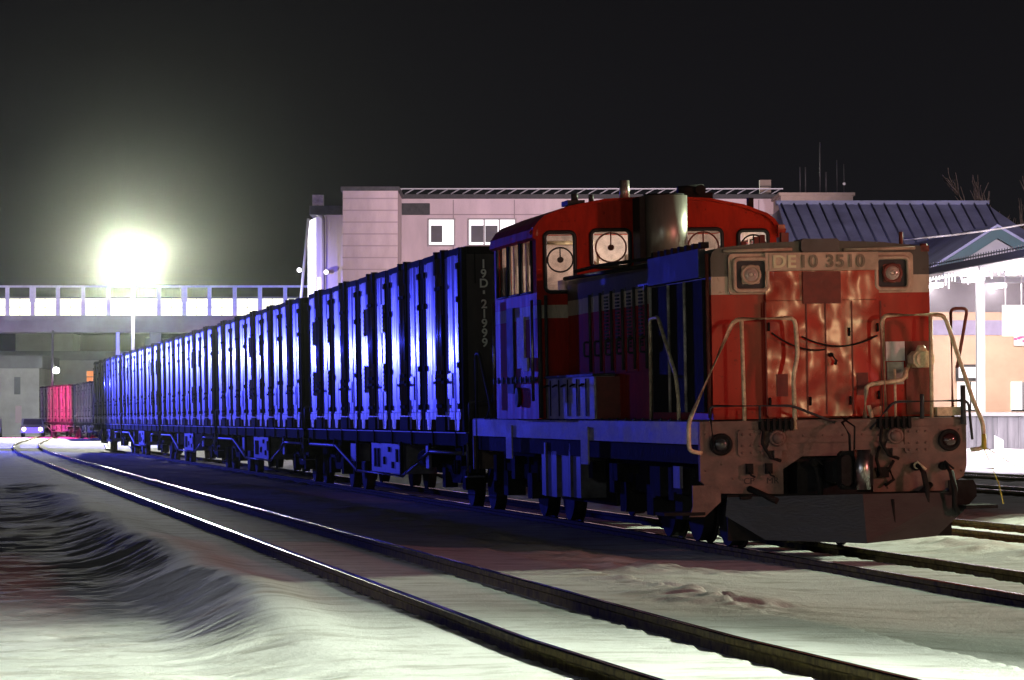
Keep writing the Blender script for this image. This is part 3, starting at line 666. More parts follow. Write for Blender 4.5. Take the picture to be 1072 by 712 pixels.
# interior
q = MB(); q.box(-1.3, 1.3, CS + .2, CE - .2, 2.2, 2.22); q.box(-1.0, -.2, CS + .3, CS + .8, 2.22, 2.95); q.box(.4, 1.1, CS + 1.9, CS + 2.4, 2.22, 3.0); ci = P('control_desk', q, 'cabin')
q = MB(); q.box(-.72, -.36, CS + .9, CS + 1.3, 2.6, 2.75); q.prism([(-.72, 2.7), (-.36, 2.7), (-.42, 3.16), (-.54, 3.24), (-.66, 3.16)], CS + 1.25, CS + 1.33); q.cyl((.75, CS + .9, 2.22), .16, .9, 'z', 12, .1); q.dome((.98, CS + .5, 3.2), .09, .09); P('driver_seat', q, 'loco_worn')
q = MB(); q.box(-1.28, -1.0, CE - .5, CE - .12, 2.3, 3.2); q.box(.2, .45, CE - .4, CE - .12, 2.3, 3.35); P('equipment_locker', q, 'sill')
q = MB(); q.tube([(-.98, CE - .2, 2.3), (-.98, CE - .2, 3.5), (-.2, CE - .2, 3.5)], .03); q.tube([(-.62, CS + .3, 2.3), (-.62, CS + .3, 3.25)], .02); P('cab_pipe', q, 'rail_cream')
q = MB(); q.box(-1.0, 1.0, CS + 1.2, CS + 1.3, 3.57, 3.60); P('cab_ceiling_lamp', q, E['cab'])
q = MB(); wall_cells(q, [-1.31, 1.31], [1.3, 3.6], fw[2:3], 'y', CE - .10, CE - .06); wall_cells(q, [-1.31, 1.31], [2.2, 3.6], fw, 'y', CS + .06, CS + .09)
for sx in (-1, 1): wall_cells(q, [CS + .1, CE - .11], [1.3, 3.6], sw, 'x', *((-1.325, -1.30) if sx < 0 else (1.30, 1.325)))
q.box(-1.3, 1.3, CS + .1, CE - .11, 3.61, 3.63); P('cab_lining', q, 'cabin')
# exhaust duct, stack, horns
q = MB(); q.cyl((0.02, 7.62, 3.0), .262, .90, 'z', 32); P('exhaust_duct', q, 'duct')
q = MB(); q.cyl((.02, 7.62, 3.90), .23, .02, 'z', 24); q.box(-.30, -.24, 7.4, 7.8, 3.0, 3.88); P('duct_cap', q, 'black')
q = MB(); q.cyl((-.32, 8.15, 3.86), .062, .26, 'z', 16, .055); P('exhaust_stack', q, 'duct')
q = MB(); q.cyl((.42, 8.3, 3.92), .03, .12, 'z'); q.cyl((.30, 8.2, 4.0), .05, .3, 'x', 12, .075); q.cyl((.55, 8.1, 4.0), .06, .3); q.box(.25, .7, 8.15, 8.4, 3.9, 3.97); P('air_horn', q, 'black'); q = MB(); q.box(1.1, 1.16, 8.1, 8.2, 3.78, 3.9); P('roof_lug', q, 'black')
q = MB(); q.box(-.95, -.75, 8.3, 8.7, 3.84, 3.90); q.cyl((-.85, 8.4, 3.9), .04, .08, 'z'); q.cyl((-.66, 8.4, 3.87), .03, .1, 'z'); P('roof_box', q, 'dgrey')
q = MB(); q.tube([(1.38, CS - .02, 3.56), (1.46, CS - .05, 3.5), (1.44, CS - .06, 3.3), (1.38, CS - .06, 3.2)], .03, 8); q.box(1.38, 1.46, CS - .1, CS, 3.45, 3.56); P('wing_mirror', q, 'loco_red')
# short hood
q = MB(); q.prism(hoodprof(.98, 2.98), CE, 13.0); P('short_hood', q, 'loco_side')
q = MB(); q.tube([(-1.2, 11.1, 2.2), (-1.2, 12.9, 1.3)], .014); q.tube([(-1.2, 11.1, 1.3), (-1.2, 11.1, 2.2)], .014); P('rear_handrail', q, 'dgrey')
q = MB(); q.box(-1.25, 1.25, 13.76, 13.82, .6, 1.27); q.box(-.12, .12, 13.8, 14.25, .68, .92); P('rear_buffer_beam', q, 'beam')
# underframe equipment
for y0, y1, z0, z1, x0 in ((6.5, 6.95, .38, .95, -1.18), (7.02, 7.12, .38, 1.0, -1.20), (7.25, 7.7, .38, .92, -1.18), (7.9, 8.45, .36, .90, -1.20), (8.5, 8.6, .36, 1.0, -1.22), (8.75, 9.0, .36, .86, -1.18)):
    q = MB(); q.bbox(x0, x0 + .4, 0, 1, z0, z1) if False else q.box(x0, x0 + .4, y0, y1, z0, z1); P('underfloor_tank', q, 'wagonblue')
q = MB(); q.box(-.9, .9, 5.9, 9.3, .3, .86); q.box(-1.0, 1.0, 1.0, 5.2, .5, .86); q.box(-1.0, 1.0, 9.6, 12.9, .5, .86)
for k in range(14):
    yy = 1.0 + random.random() * 12; q.box(-1.12, -1.0, yy, yy + .25, .45 + random.random() * .2, .8)
P('underfloor_gear', q, 'black')
q = MB(); q.box(-1.16, -1.13, 1.35, 1.65, .60, .82); P('junction_box', q, 'wagonblue')
def wheel(mbw, y, r, gx=.56):
    for sg in (-1, 1):
        x = sg * gx
        mbw.cyl((x - .065 if sg > 0 else x - .065, y, r), r, .13, 'x', 28); 
        mbw.cyl((x - .085 if sg > 0 else x + .06, y, r), r + .026, .025, 'x', 28)
    mbw.cyl((-gx, y, r), .07, 2 * gx, 'x', 10)
for axs in ((1.75, 3.15, 4.55), (10.4, 12.2)):
    q = MB()
    for sg in (-1, 1):
        x = sg * .98; q.box(x - .05, x + .05, axs[0] - .7, axs[-1] + .7, .52, .70)
        for a in axs: q.box(x - .11, x + .11, a - .16, a + .16, .28, .60); q.cyl((x + sg * .05, a, .43), .11, .08, 'x', 14)
        for a in axs:
            for d in (-.32, .32): q.cyl((x, a + d, .50), .075, .30, 'z', 10)
    bg = P('bogie', q, 'black')
    for a in axs:
        w_ = MB(); wheel(w_, a, .43); P('wheelset', w_, 'wheel', bg)

# ------------------------------------------------------------------ WAGONS
def make_wagon():
    t = thing('flat_wagon', 'x', 'railway wagon')
    q = MB()
    for sg in (-1, 1):
        x = sg * 1.17
        q.box(x - .05, x + .05, .45, 19.95, .90, 1.07)
        for k in range(9): q.box(x - .055 + sg * .02, x + .05 + sg * .02, 1.4 + k * 2.2, 1.46 + k * 2.2, .88, 1.09)
    q.box(-.35, .35, .4, 20.0, .80, 1.05)
    for y in (.45, 3.1, 7, 10.2, 13.4, 17.3, 19.85): q.box(-1.17, 1.17, y, y + .12, .90, 1.06)
    q.box(-.9, .9, .5, 19.9, 1.03, 1.06)
    q.build('underframe', M['wagon'], t)
    for sg in (-1, 1):
        x = sg * 1.22; q = MB()
        q.tube([(x, .6, .80), (x, 4.1, .80), (x, 7.0, .40), (x, 12.6, .40), (x, 15.6, .80), (x, 19.8, .80)], .028, 8); q.build('side_truss', M['wagonblue'], t)
        q = MB()
        for y in (.7, 4.0, 7.05, 12.5, 15.7, 19.7): q.box(x - .03, x + .02, y - .04, y + .04, .40 if 6 < y < 13 else .78, .92)
        split_build(q, 'truss_post', M['wagon'], t)
        q = MB(); q.box(x - .02, x + .012, .5, 19.9, 1.072, 1.085); q.build('deck_edge', M['wagonblue'], t)
    q = MB(); q.box(-1.19, -.65, 7.3, 10.9, .42, .88); b = q.build('brake_gear_box', M['wagonblue'], t)
    q = MB(); 
    for (y, z, h) in ((7.7, .6, .2), (8.6, .75, .08), (9.2, .55, .12), (9.9, .5, .3), (10.3, .5, .3), (8.2, .5, .1)): q.box(-1.21, -1.19, y, y + .16, z, z + h)
    split_build(q, 'label_plate', M['wagon'], b)
    q = MB(); q.cyl((-.3, 7.6, .62), .22, 2.2, 'y', 14); q.build('air_reservoir', M['wagon'], t); q = MB(); q.cyl((-1.0, 5.2, .68), .13, .8, 'y', 12); q.build('brake_cylinder', M['wagon'], t)
    q = MB(); q.box(-1.18, -.95, 13.0, 13.8, .55, .85); q.build('valve_box', M['wagonblue'], t); q = MB(); q.box(-1.2, -1.16, 4.3, 4.6, .55, .88); q.build('number_board', M['wagonblue'], t)
    for y in (3.1, 17.3):
        q = MB()
        for sg in (-1, 1):
            x = sg * .93
            q.prism([(y - 1.3, .52), (y - 1.3, .62), (y - .5, .60), (y - .3, .48), (y + .3, .48), (y + .5, .60), (y + 1.3, .62), (y + 1.3, .52), (y + .6, .50), (y + .35, .36), (y - .35, .36), (y - .6, .50)], x - .05, x + .05, 'x')
            for a in (-.95, .95): q.box(x - .09, x + .09, y + a - .14, y + a + .14, .28, .56)
            for a in (-.95, .95): q.cyl((x + sg * .06, y + a, .41), .09, .07, 'x', 12)
            for a in (-.12, .12): q.cyl((x, y + a, .48), .07, .2, 'z', 10)
        q.box(-.95, .95, y - .25, y + .25, .55, .85)
        bg = q.build('bogie', M['wagon'], t)
        for a in (-.95, .95): w_ = MB(); wheel(w_, y + a, .405); w_.build('wheelset', M['wheel'], bg)
    q = MB()
    for y, s_ in ((.0, 1), (20.0, 1)): q.bbox(-.12, .12, y - .05, y + .5, .72, .95, .03)
    q.build('coupler', M['wagon'], t)
    q = MB(); q.tube(rounded([(-1.2, .5, .9), (-1.2, .42, 1.5), (-.9, .42, 1.5), (-.9, .5, .95)], .05), .017); q.tube([(-1.22, .5, .5), (-1.22, .5, .95)], .015); q.box(-1.25, -1.0, .42, .6, .48, .50)
    q.build('end_step', M['wagonblue'], t)
    return t
CL = 3.715
def make_container(vented):
    t = thing('freight_container', 'x', 'freight container')
    z0, z1 = 1.10, 3.60; h = 2.5
    q = MB(); q.box(-1.13, 1.13, .0, CL, z0 + .16, z1 - .02)
    q.build('container_body', M['contend'], t)
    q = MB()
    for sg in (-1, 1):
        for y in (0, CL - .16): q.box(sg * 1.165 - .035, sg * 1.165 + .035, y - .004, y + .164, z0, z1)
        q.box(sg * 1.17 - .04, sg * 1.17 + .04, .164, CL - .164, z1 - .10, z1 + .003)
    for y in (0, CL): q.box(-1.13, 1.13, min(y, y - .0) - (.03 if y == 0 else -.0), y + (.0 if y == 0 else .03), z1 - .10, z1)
    q.build('corner_frame', M['contdark'], t)  # posts coloured dark to stand for shade in the recess between containers
    # end ribs
    q = MB()
    for x in (-.62, -.38, .0, .38, .62): q.box(x - .035, x + .035, -.022, -.002, z0 + .25, z1 - .15)
    q.box(-1.1, 1.1, -.02, .0, z0, z0 + .16); q.tube([(-1.02, -.03, z1 - .08), (-1.02, -.03, z1 - .5)], .008, 5); q.build('end_rib', M['contdark'], t)
    for sg in (-1, 1):
        ya, yb = .25, CL - .25; ymid = CL / 2
        # corrugated doors
        for d0, d1 in ((ya, ymid - .006), (ymid + .006, yb)):
            s2 = -1 if d0 == ya else 1
            prof = []; xo, xi = sg * 1.222, sg * 1.190
            e0, e1 = (d0, ymid - .33) if s2 < 0 else (ymid + .33, d1)      # broad outer panel
            if s2 > 0: prof += [(d0, xi), (e0 - .02, xi)]
            for k in range(13):
                t_ = k / 12; prof.append((e0 + (e1 - e0) * t_, sg * (1.206 + .012 * math.sin(PI * t_) + .0045 * math.cos(6 * PI * t_))))
            if s2 < 0: prof += [(e1 + .02, xi), (d1, xi)]
            q = MB(); m = len(prof)
            vs = [(a_x, a_y, zz) for zz in (z0 + .27, z1 - .09) for (a_y, a_x) in prof]
            q.add(vs, [(k, k + 1, m + k + 1, m + k) for k in range(m - 1)], True)
            q.box(min(xi - sg * .004, sg * 1.14), max(xi - sg * .004, sg * 1.14), d0, d1, z0 + .265, z1 - .085)
            d = q.build('container_door', M['cont'], t)
            if sg < 0 or True:
                r_ = MB(); k_ = MB()
                for off in (.09, .22):
                    yy = ymid + s2 * off; r_.tube([(sg * 1.235, yy, z0 + .22), (sg * 1.235, yy, z1 - .08)], .024, 6)
                    for zz in (z0 + .35, z0 + .82, z1 - .5): k_.box(sg * 1.243 - .025, sg * 1.243 + .02, yy - .05, yy + .05, zz - .025, zz + .025)
                yy = ymid + s2 * .295; k_.box(sg * 1.215 - .02, sg * 1.215 + .02, yy - .035, yy + .05, z0 + .27, z1 - .09)
                k_.box(sg * 1.21 - .02, sg * 1.21 + .025, min(ymid + s2 * .02, ymid + s2 * .36), max(ymid + s2 * .02, ymid + s2 * .36), z1 - .42, z1 - .09)
                k_.box(sg * 1.25 - .02, sg * 1.25 + .02, ymid + s2 * .13 - .12, ymid + s2 * .13 + .12, z0 + .70, z0 + .74)
                k_.box(sg * 1.25 - .02, sg * 1.25 + .02, min(ymid + s2 * .30, ymid + s2 * .52), max(ymid + s2 * .30, ymid + s2 * .52), z0 + .66, z0 + .70)
                r_.build('lock_rod', M['cont'], d); k_.build('rod_bracket', M['contdark'], d)
                hb = MB(); hb.box(sg * 1.235 - .02, sg * 1.235 + .02, min(ymid + s2 * .15, ymid + s2 * .31), max(ymid + s2 * .15, ymid + s2 * .31), z0 + (1.05 if s2 < 0 else 1.15), z0 + 1.62); hb.build('handle_box', M['contdark'], d)
                hg = MB(); yh = d0 if d0 == ya else d1; hg.box(sg * 1.20 - .02, sg * 1.20 + .024, yh - .02, yh + .02, z0 + .3, z1 - .2)
                for zz in (z0 + .34, z0 + .9, z1 - .7, z1 - .25):
                    yy = d0 if d0 == ya else d1; hg.box(sg * 1.21 - .03, sg * 1.21 + .035, yy - .07, yy + .07, zz - .04, zz + .04)
                hg.build('hinge_strip', M['contdark'], d)
                if vented:
                    yy = d0 + (.02 if d0 == ya else .78)
                    for zz in (z0 + .62, z1 - .95):
                        vt = MB(); vt.box(sg * 1.222 - .02, sg * 1.222 + .014, yy + .08, yy + .40, zz - .02, zz + .42)
                        for k in range(6): vt.box(sg * 1.23 - .02, sg * 1.23 + .025, yy + .1, yy + .38, zz + k * .07, zz + k * .07 + .028)
                        vt.build('ventilator', M['cont'], d)
                else:
                    vt = MB(); yy = (d0 + d1) / 2
                    vt.box(sg * 1.225 - .003, sg * 1.225 + .004, yy - .22, yy + .22, z0 + .45, z0 + .80); vt.build('data_plate', M['cont'], d)
        # bottom rail, fork pockets and lobes
        q = MB(); q.box(sg * 1.19 - .03, sg * 1.19 + .035, .17, CL - .17, z0 + .16, z0 + .262)
        for a, b in ((.3, .75), (CL - .75, CL - .3)):
            q.prism([(a, z0 + .158), (b, z0 + .158), (b - .06, z0 + .01), (a + .06, z0 + .01)], min(sg * 1.215, sg * 1.12), max(sg * 1.215, sg * 1.12), 'x')
        q.box(min(sg * 1.215, sg * 1.1), max(sg * 1.215, sg * 1.1), 1.25, 1.45, z0 + .01, z0 + .158); q.box(min(sg * 1.215, sg * 1.1), max(sg * 1.215, sg * 1.1), CL - 1.45, CL - 1.25, z0 + .01, z0 + .158)
        q.build('bottom_rail', M['cont'], t)
        q = MB(); q.box(min(sg * 1.25, sg * 1.1), max(sg * 1.25, sg * 1.1), ymid - .42, ymid + .42, z0 + .0, z0 + .20); q.build('tie_down_lock', M['contdark'], t)
    # top rim tabs
    q = MB()
    for sg in (-1, 1):
        for y in (ymid - .35, ymid + .3): q.box(sg * 1.2 - .05, sg * 1.2 + .05, y, y + .14, z1 - .30, z1 + .03)
    split_build(q, 'top_latch', M['contdark'], t)
    q = MB(); q.box(-1.14, 1.14, .02, CL - .02, z1 - .019, z1 + .012); q.build('container_roof', M['cont'], t)
    return t
wag0 = make_wagon(); con_plain = make_container(False); con_vent = make_container(True)
ALL = list(bpy.data.objects)
ordw = ['first', 'second', 'third', 'fourth', 'fifth', 'sixth', 'seventh']
ordc = ['front', 'second', 'middle', 'fourth', 'rearmost']
usedw = usedp = usedv = False; first_container = None
def put(o, base, ang, yoff):
    o.location = Vector(base) + Matrix.Rotation(ang, 3, 'Z') @ Matrix.Rotation(LEAN, 3, 'Y') @ Vector((0, yoff, 0))
    o.rotation_euler = (0, LEAN, ang)
poses = []
for k in range(5):
    b = train_loc(.90 - 20.4 * k); poses.append((Vector((b.x - .02, b.y, -.04)), TH))
poses.append((Vector((-24.4, 216.2, -.04)), R(9.9))); poses.append((Vector((-28.0, 236.4, -.04)), R(14.3)))
names5 = ['first wagon behind the locomotive', 'second wagon behind the locomotive', 'third wagon behind the locomotive', 'fourth wagon behind the locomotive', 'last wagon of the near row', 'dim blue wagon ahead of the pink one', 'pink lit tail wagon']
for k, (b, ang) in enumerate(poses):
    w = wag0 if k == 0 else copy_tree(wag0); put(w, b, ang, 0)
    tag(w, 'low flat wagon with truss sides, the ' + names5[k], group='container flat wagons in the train')
    for i in range(5):
        vent = (k * 5 + i) % 5 in (2, 4) if k == 0 else (k * 7 + i * 3) % 4 == 1
        if vent: c = con_vent if not usedv else copy_tree(con_vent); usedv = True
        else: c = con_plain if not usedp else copy_tree(con_plain); usedp = True
        put(c, b, ang, .90 + i * 3.80)
        kind = 'louvred container' if vent else 'plain container'
        if k == 0 and i == 0: kind = 'container with 19D 21999 on its end'; first_container = c
        tag(c, f'{kind}, {ordc[i]} on the {names5[k]}', group='freight containers on the wagons')
# stencilled number on the visible end of the first container
for i, ch in enumerate('19D\u00b721999'):
    z = 3.36 - i * .131 - (.02 if i > 3 else 0)
    if ch == '\u00b7':
        q = MB(); q.box(-.915, -.885, -.028, -.024, z - .01, z + .04); q.build('stencil_digit', M['letters'], first_container)
    else:
        text('stencil_digit', ch, .165, M['letters'], first_container, Matrix.Translation((-.90, -.026, z)) @ FACE, .001, bold=.004)

# ------------------------------------------------------------------ BACKGROUND helper: boxes in world coords
def wb(name, mb, m, label, cat, group=None): return tag(mb.build(name, M[m] if isinstance(m, str) else m), label, cat, group)
# footbridge (crosses behind the train)
fb = thing('footbridge', 'long covered footbridge with glowing white panels between its posts, behind the train', 'footbridge', (-28, 256, 0))
q = MB(); q.box(-24, 16.0, 0, 4, 7.5, 8.55); q.box(-24, 16, -.15, 0, 8.35, 8.7); q.box(-24, 16, -.1, -.0, 9.96, 10.05); q.build('deck_girder', M['concdark'], fb)
q = MB(); q.box(-24, 16, -.1, 0, 10.75, 10.90); q.build('top_rail', M['skin_lilac'], fb)
for k in range(22):
    x = -23.2 + k * 1.83
    q = MB(); q.box(x - .14, x + .14, -.16, .05, 8.7, 10.8); q.box(x - .22, x + .22, -.12, .05, 9.7, 10.75) if k % 6 == 3 else None; q.build('post', M['skin_lilac'], fb)
    if k < 21:
        q = MB(); q.box(x + .16, x + 1.67, -.02, .03, 8.72, 9.94); pn = q.build('glowing_panel', E['panel'], fb)
        q = MB(); q.box(x + .16, x + 1.67, -.035, -.022, 9.30, 9.34); q.box(x + .88, x + .92, -.035, -.022, 8.72, 9.94); q.build('panel_bar', M['sill'], pn)
for x in (-18, 2, 14): q = MB(); q.box(x - .4, x + .4, 1.4, 2.6, -.3, 7.5); q.build('pier', M['concdark'], fb)
q = MB(); q.box(-24, 16, 3.8, 4, 8.5, 10.2); q.build('rear_parapet', M['conc'], fb)
# grey buildings under the bridge
wh = thing('warehouse', 'grey warehouse with an orange lit window below the footbridge', 'warehouse', (-37, 300, 0))
q = MB(); q.box(-9, 22, 0, 12, -.3, 6.2); q.build('wall', M['conc'], wh)
q = MB(); q.box(-9.3, 22.3, -.3, 12.3, 6.2, 7.0); q.build('parapet', M['concdark'], wh)
q = MB(); q.box(.9, 2.1, -.03, 0.02, 4.3, 5.3); w_ = q.build('window', E['orange'], wh); q = MB(); q.box(1.47, 1.53, -.05, -.032, 4.3, 5.3); q.box(.9, 2.1, -.05, -.032, 4.77, 4.83); q.build('window_bar', M['concdark'], w_)
q = MB(); q.box(-6, -1, 6, 11, 7, 8.6); q.build('roof_house', M['conc'], wh)
q = MB(); q.box(5, 21, 8, 11, 7.0, 8.3); q.build('plant_screen', M['concdark'], wh)
q = MB(); q.tube([(-2, -.1, 0), (-2, -.1, 6.2)], .1); q.tube([(6, -.1, 0), (6, -.1, 6.2)], .1); q.build('drainpipe', M['concdark'], wh)
ob = thing('office_block', 'blue-grey office block with narrow windows behind the parked cars', 'building', (-42, 284, 0))
q = MB(); q.box(-14, 4.0, 0, 10, -.3, 5.3); q.build('wall', M['conc'], ob)
q = MB(); q.box(-14.3, 4.3, -.3, 10.3, 5.3, 6.3); q.build('roof_edge', M['concdark'], ob)
for x, z in ((-1.2, 3.2), (.4, 3.2), (2.0, 3.2), (-1.2, .9), (2.1, .9), (-4, 3.2)):
    q = MB(); q.box(x, x + .5, -.02, .02, z, z + 1.4); q.build('window', E['window_dim'] if x in (.4, 2.1) else M['concdark'], ob)
# main pale building
st = thing('station_building', 'pale pink clad three storey building with lit windows behind the wagons', 'building', (0, 185, 0))
q = MB(); q.box(-6.2, 14.1, 0, 14, -.3, 12.75); q.build('wall', M['pinkwall'], st)
q = MB()
for z in (4.2, 6.8, 9.4, 11.9): q.box(-6.2, 14.1, -.015, -.002, z, z + .05)
for x in (-3.1, .1, 3.3, 6.5, 9.7, 12.9): q.box(x, x + .05, -.018, -.003, 0, 12.7)
q.build('cladding_joint', M['joint'], st)
q = MB(); q.box(-6.4, 14.3, -.2, 14.2, 12.75, 12.98); q.build('parapet', M['dgrey'], st)
q = MB()
for k in range(34): x = -6.2 + k * .6; q.tube([(x, -.1, 13.0), (x + .45, -.1, 13.25)], .035, 5)
q.box(-6.3, 14.2, -.14, -.06, 13.24, 13.30); q.build('snow_fence', M['skin_lilac'], st)
q = MB(); q.box(-6.1, -4.3, -.3, 0, 11.9, 12.5); q.build('rooftop_unit', M['dgrey'], st)
def window(parent, x0, x1, z0, z1, dark, y=-.02):
    q = MB(); q.box(x0, x1, y, y + .015, z0, z1); w = q.build('window', E['win'], parent)
    for a, b in dark: q = MB(); q.box(a, b, y - .02, y - .003, z0 + .12, z1 - .30); q.build('dark_pane', M['concdark'], w)
    q = MB(); q.box(x0 - .08, x1 + .08, y - .05, y - .022, z0 - .1, z0); q.box(x0 - .08, x1 + .08, y - .05, y - .022, z1, z1 + .08); q.box(x0 - .08, x0, y - .05, y - .022, z0, z1); q.box(x1, x1 + .08, y - .05, y - .022, z0, z1)
    if x1 - x0 > 1.6:
        for f in (.33, .66): q.box(x0 + (x1 - x0) * f - .04, x0 + (x1 - x0) * f + .04, y - .05, y - .022, z0, z1)
    q.build('window_frame', M['gable'], w)
window(st, -4.35, -3.05, 10.35, 11.65, [(-4.25, -3.65)])
window(st, -2.25, .15, 10.35, 11.65, [(-2.15, -1.5), (-1.40, -.75)])
window(st, 8.5, 10, 10.3, 11.6, []); 
q = MB(); q.box(13.2, 13.8, 3, 3.6, 12.98, 13.95); q.build('chimney', M['beige'], st)
tw = thing('stair_tower', 'tall ribbed pinkish tower with dark cap beside the pale building', 'tower', (0, 170, 0))
q = MB(); q.box(-8.15, -5.5, 0, 6, -.3, 12.2); q.build('wall', M['towerwall'], tw)
q = MB()
for k in range(21): q.box(-8.16, -5.49, -.03, -.002, .4 + k * .57, .46 + k * .57)
q.build('rib_joint', M['joint'], tw)
q = MB(); q.box(-8.25, -5.42, -.1, 6.1, 12.2, 12.4); q.build('cap', M['dgrey'], tw)
wg = thing('building_wing', 'narrow wing with drainpipe and floodlit side wall beside the ribbed tower', 'building', (0, 178, 0))
q = MB(); q.prism([(-9.35, 0), (-8.2, 0), (-8.2, 9), (-10.8, 9), (-10.5, 5), (-10.0, 2.2)], -.3, 11.5, 'z'); q.build('wall', M['pinkwall'], wg)
q = MB(); q.box(-10.2, -8.1, -.3, 9, 11.5, 11.95); q.build('eave', M['dgrey'], wg)
q = MB(); q.box(-10.05, -9.5, -.25, .4, 11.95, 12.5); q.build('vent_housing', M['sill'], wg)
q = MB(); q.tube(rounded([(-9.95, .8, 11.6), (-9.5, -.05, 11.4), (-9.5, -.05, 10.9), (-9.5, -.05, 1)], .3), .09, 8); q.build('drainpipe', M['joint'], wg)
for z in (7.2, 4.6): q = MB(); q.box(-9.86, -9.70, .9, 1.3, z, z + 1.2, None); q.build('side_window', E['win'], wg)
wb('guy_wire', MB().tube([(-10.15, 176, 11.2), (-10.5, 175.5, 7.0), (-10.75, 175, .0)], .07, 6), 'whitepaint', 'thin white stay line slanting down beside the pink wing', 'stay line')
# floodlight bulkhead on wing
for (x, y, z, lb) in ((-10.55, 175.2, 8.6, 'small glaring lamp on the slanting stay line'), (-9.35, 177.7, 8.6, 'small glaring lamp at the corner of the pink wing')):
    t = thing('wall_lamp', lb, 'lamp', (x, y, z)); q = MB(); q.dome((0, -.05, 0), .12, .1); q.build('lens', E['led'], t); q = MB(); q.box(-.12, .12, -.05, .15, -.1, .1); q.build('housing', M['dgrey'], t)
# plant room & antennas
pr = thing('plant_room', 'low beige rooftop structure above the blue roof', 'roof structure', (0, 176, 0))
q = MB(); q.box(13.4, 17.0, 0, 5, -.3, 12.35); q.build('wall', M['beige'], pr)
q = MB(); q.box(13.3, 17.1, -.1, 5.1, 12.35, 12.5); q.build('coping', M['beige'], pr)
for x, h, r_, lb in ((14.45, 1.35, .035, 'aerial of the close pair nearer the chimney'), (14.72, 1.35, .035, 'aerial of the close pair nearer the tallest one'), (15.45, 2.6, .04, 'tallest thin aerial on the roof'), (15.75, 1.1, .05, 'thick short aerial beside the tallest'), (16.3, 1.7, .025, 'faint thin aerial'), (16.65, 1.5, .025, 'aerial with a small pale bulb near its foot')):
    t = thing('aerial', lb + ' above the beige rooftop structure', 'aerial', (x, 177, 12.5), group='rooftop aerials')
    q = MB(); q.tube([(0, 0, 0), (0, 0, h)], r_, 6); q.build('mast', M['dgrey'], t)
    if x > 16.5: q = MB(); q.dome((0, -.05, .5), .08, .08); q.build('bulb', M['whitepaint'], t)
# long blue roof
lr = thing('blue_roof_hall', 'long hall with a seamed blue sheet metal roof behind the locomotive', 'building', (0, 150, 0))
q = MB(); A = [Vector(v) for v in ((11.6, -3, 8.2), (22.6, -3, 8.2), (20.3, 1, 10.4), (11.4, 1, 10.4))]
q.add(A + [v + Vector((0, .1, -.1)) for v in A], [(0, 1, 2, 3), (7, 6, 5, 4), (0, 4, 5, 1), (1, 5, 6, 2), (2, 6, 7, 3), (3, 7, 4, 0)]); q.build('roof', M['bluroof'], lr)
q = MB()
for k in range(17):
    a = Vector((11.5 + k * .55, 1, 10.4)); b = a + Vector((.55, -4, -2.2)); off = Vector((0, -.03, .05))
    q.tube([a + off, b + off], .045, 4)
q.build('roof_seam', M['seam'], lr)
q = MB(); q.box(11.3, 20.4, .9, 1.5, 10.38, 10.55); q.build('ridge_cap', M['bluroof'], lr)
q = MB(); q.box(11.6, 20.2, 1.2, 9, -.3, 10.3); q.box(11.7, 21.9, -2.6, 1.19, -.3, 8.0); q.build('wall', M['concdark'], lr)
# gabled station house at right
SA = math.atan(.103)
gh = thing('gabled_station_house', 'gabled station house with teal fascia above the icicle lights', 'station house', (16.7, 122, 0), (0, 0, SA))
def roofslab(x0, z0, x1, z1, y0, y1, t): return MB().prism([(x0, z0), (x1, z1), (x1, z1 - t), (x0, z0 - t)], y0, y1)
q = roofslab(-3.6, 5.65, 0, 7.93, -.3, 22, .10); r1 = q.build('roof', M['bluroof'], gh)
q = roofslab(0, 7.93, 4.6, 5.3, -.3, 22, .10); q.build('roof', M['bluroof'], gh)
q = roofslab(-3.6, 5.54, 0, 7.82, -.36, -.24, .38); q.build('fascia', M['teal'], gh); q = roofslab(0, 7.82, 4.6, 5.19, -.36, -.24, .38); q.build('fascia', M['teal'], gh)
q = MB(); q.prism([(-3.0, 5.6), (0, 7.45), (4.0, 5.2), (4.0, 4.9), (-3.0, 4.9)], 0, .1); q.build('gable_wall', M['gable'], gh)
q = MB(); q.box(-3.2, 9, 10, 10.3, 1.35, 6.0); wl = q.build('back_wall', M['tanwall'], gh)
q = MB(); q.box(-3.2, 9, 9.95, 9.99, 4.35, 4.9); q.build('blue_band', M['bluroof'], gh)
for x0, x1 in ((-2.3, -1.55), (-1.35, -.75), (-.62, -.2), (1.0, 1.9)):
    q = MB(); q.box(x0, x1, 9.93, 9.96, 2.75, 3.15); w_ = q.build('window', E['glasswall'], gh)
    q = MB(); q.box(x0 - .1, x1 + .1, 9.90, 9.94, 3.15, 3.25); q.box(x0 - .1, x1 + .1, 9.90, 9.94, 2.63, 2.75); q.box(x0 - .1, x0, 9.9, 9.94, 2.75, 3.15); q.box(x1, x1 + .1, 9.9, 9.94, 2.75, 3.15); q.build('window_frame', M['dgrey'], w_)
for x0, x1 in ((-2.35, -1.0), (-.95, -.25), (.95, 1.95), (3.0, 3.9)):
    q = MB(); q.box(x0, x1, 9.92, 9.96, 1.5, 2.6); w_ = q.build('glazed_door', E['glasswall'], gh); q = MB(); q.box((x0 + x1) / 2 - .03, (x0 + x1) / 2 + .03, 9.9, 9.918, 1.5, 2.6); q.box(x0, x1, 9.9, 9.918, 1.5, 1.56); q.build('door_frame', M['dgrey'], w_)
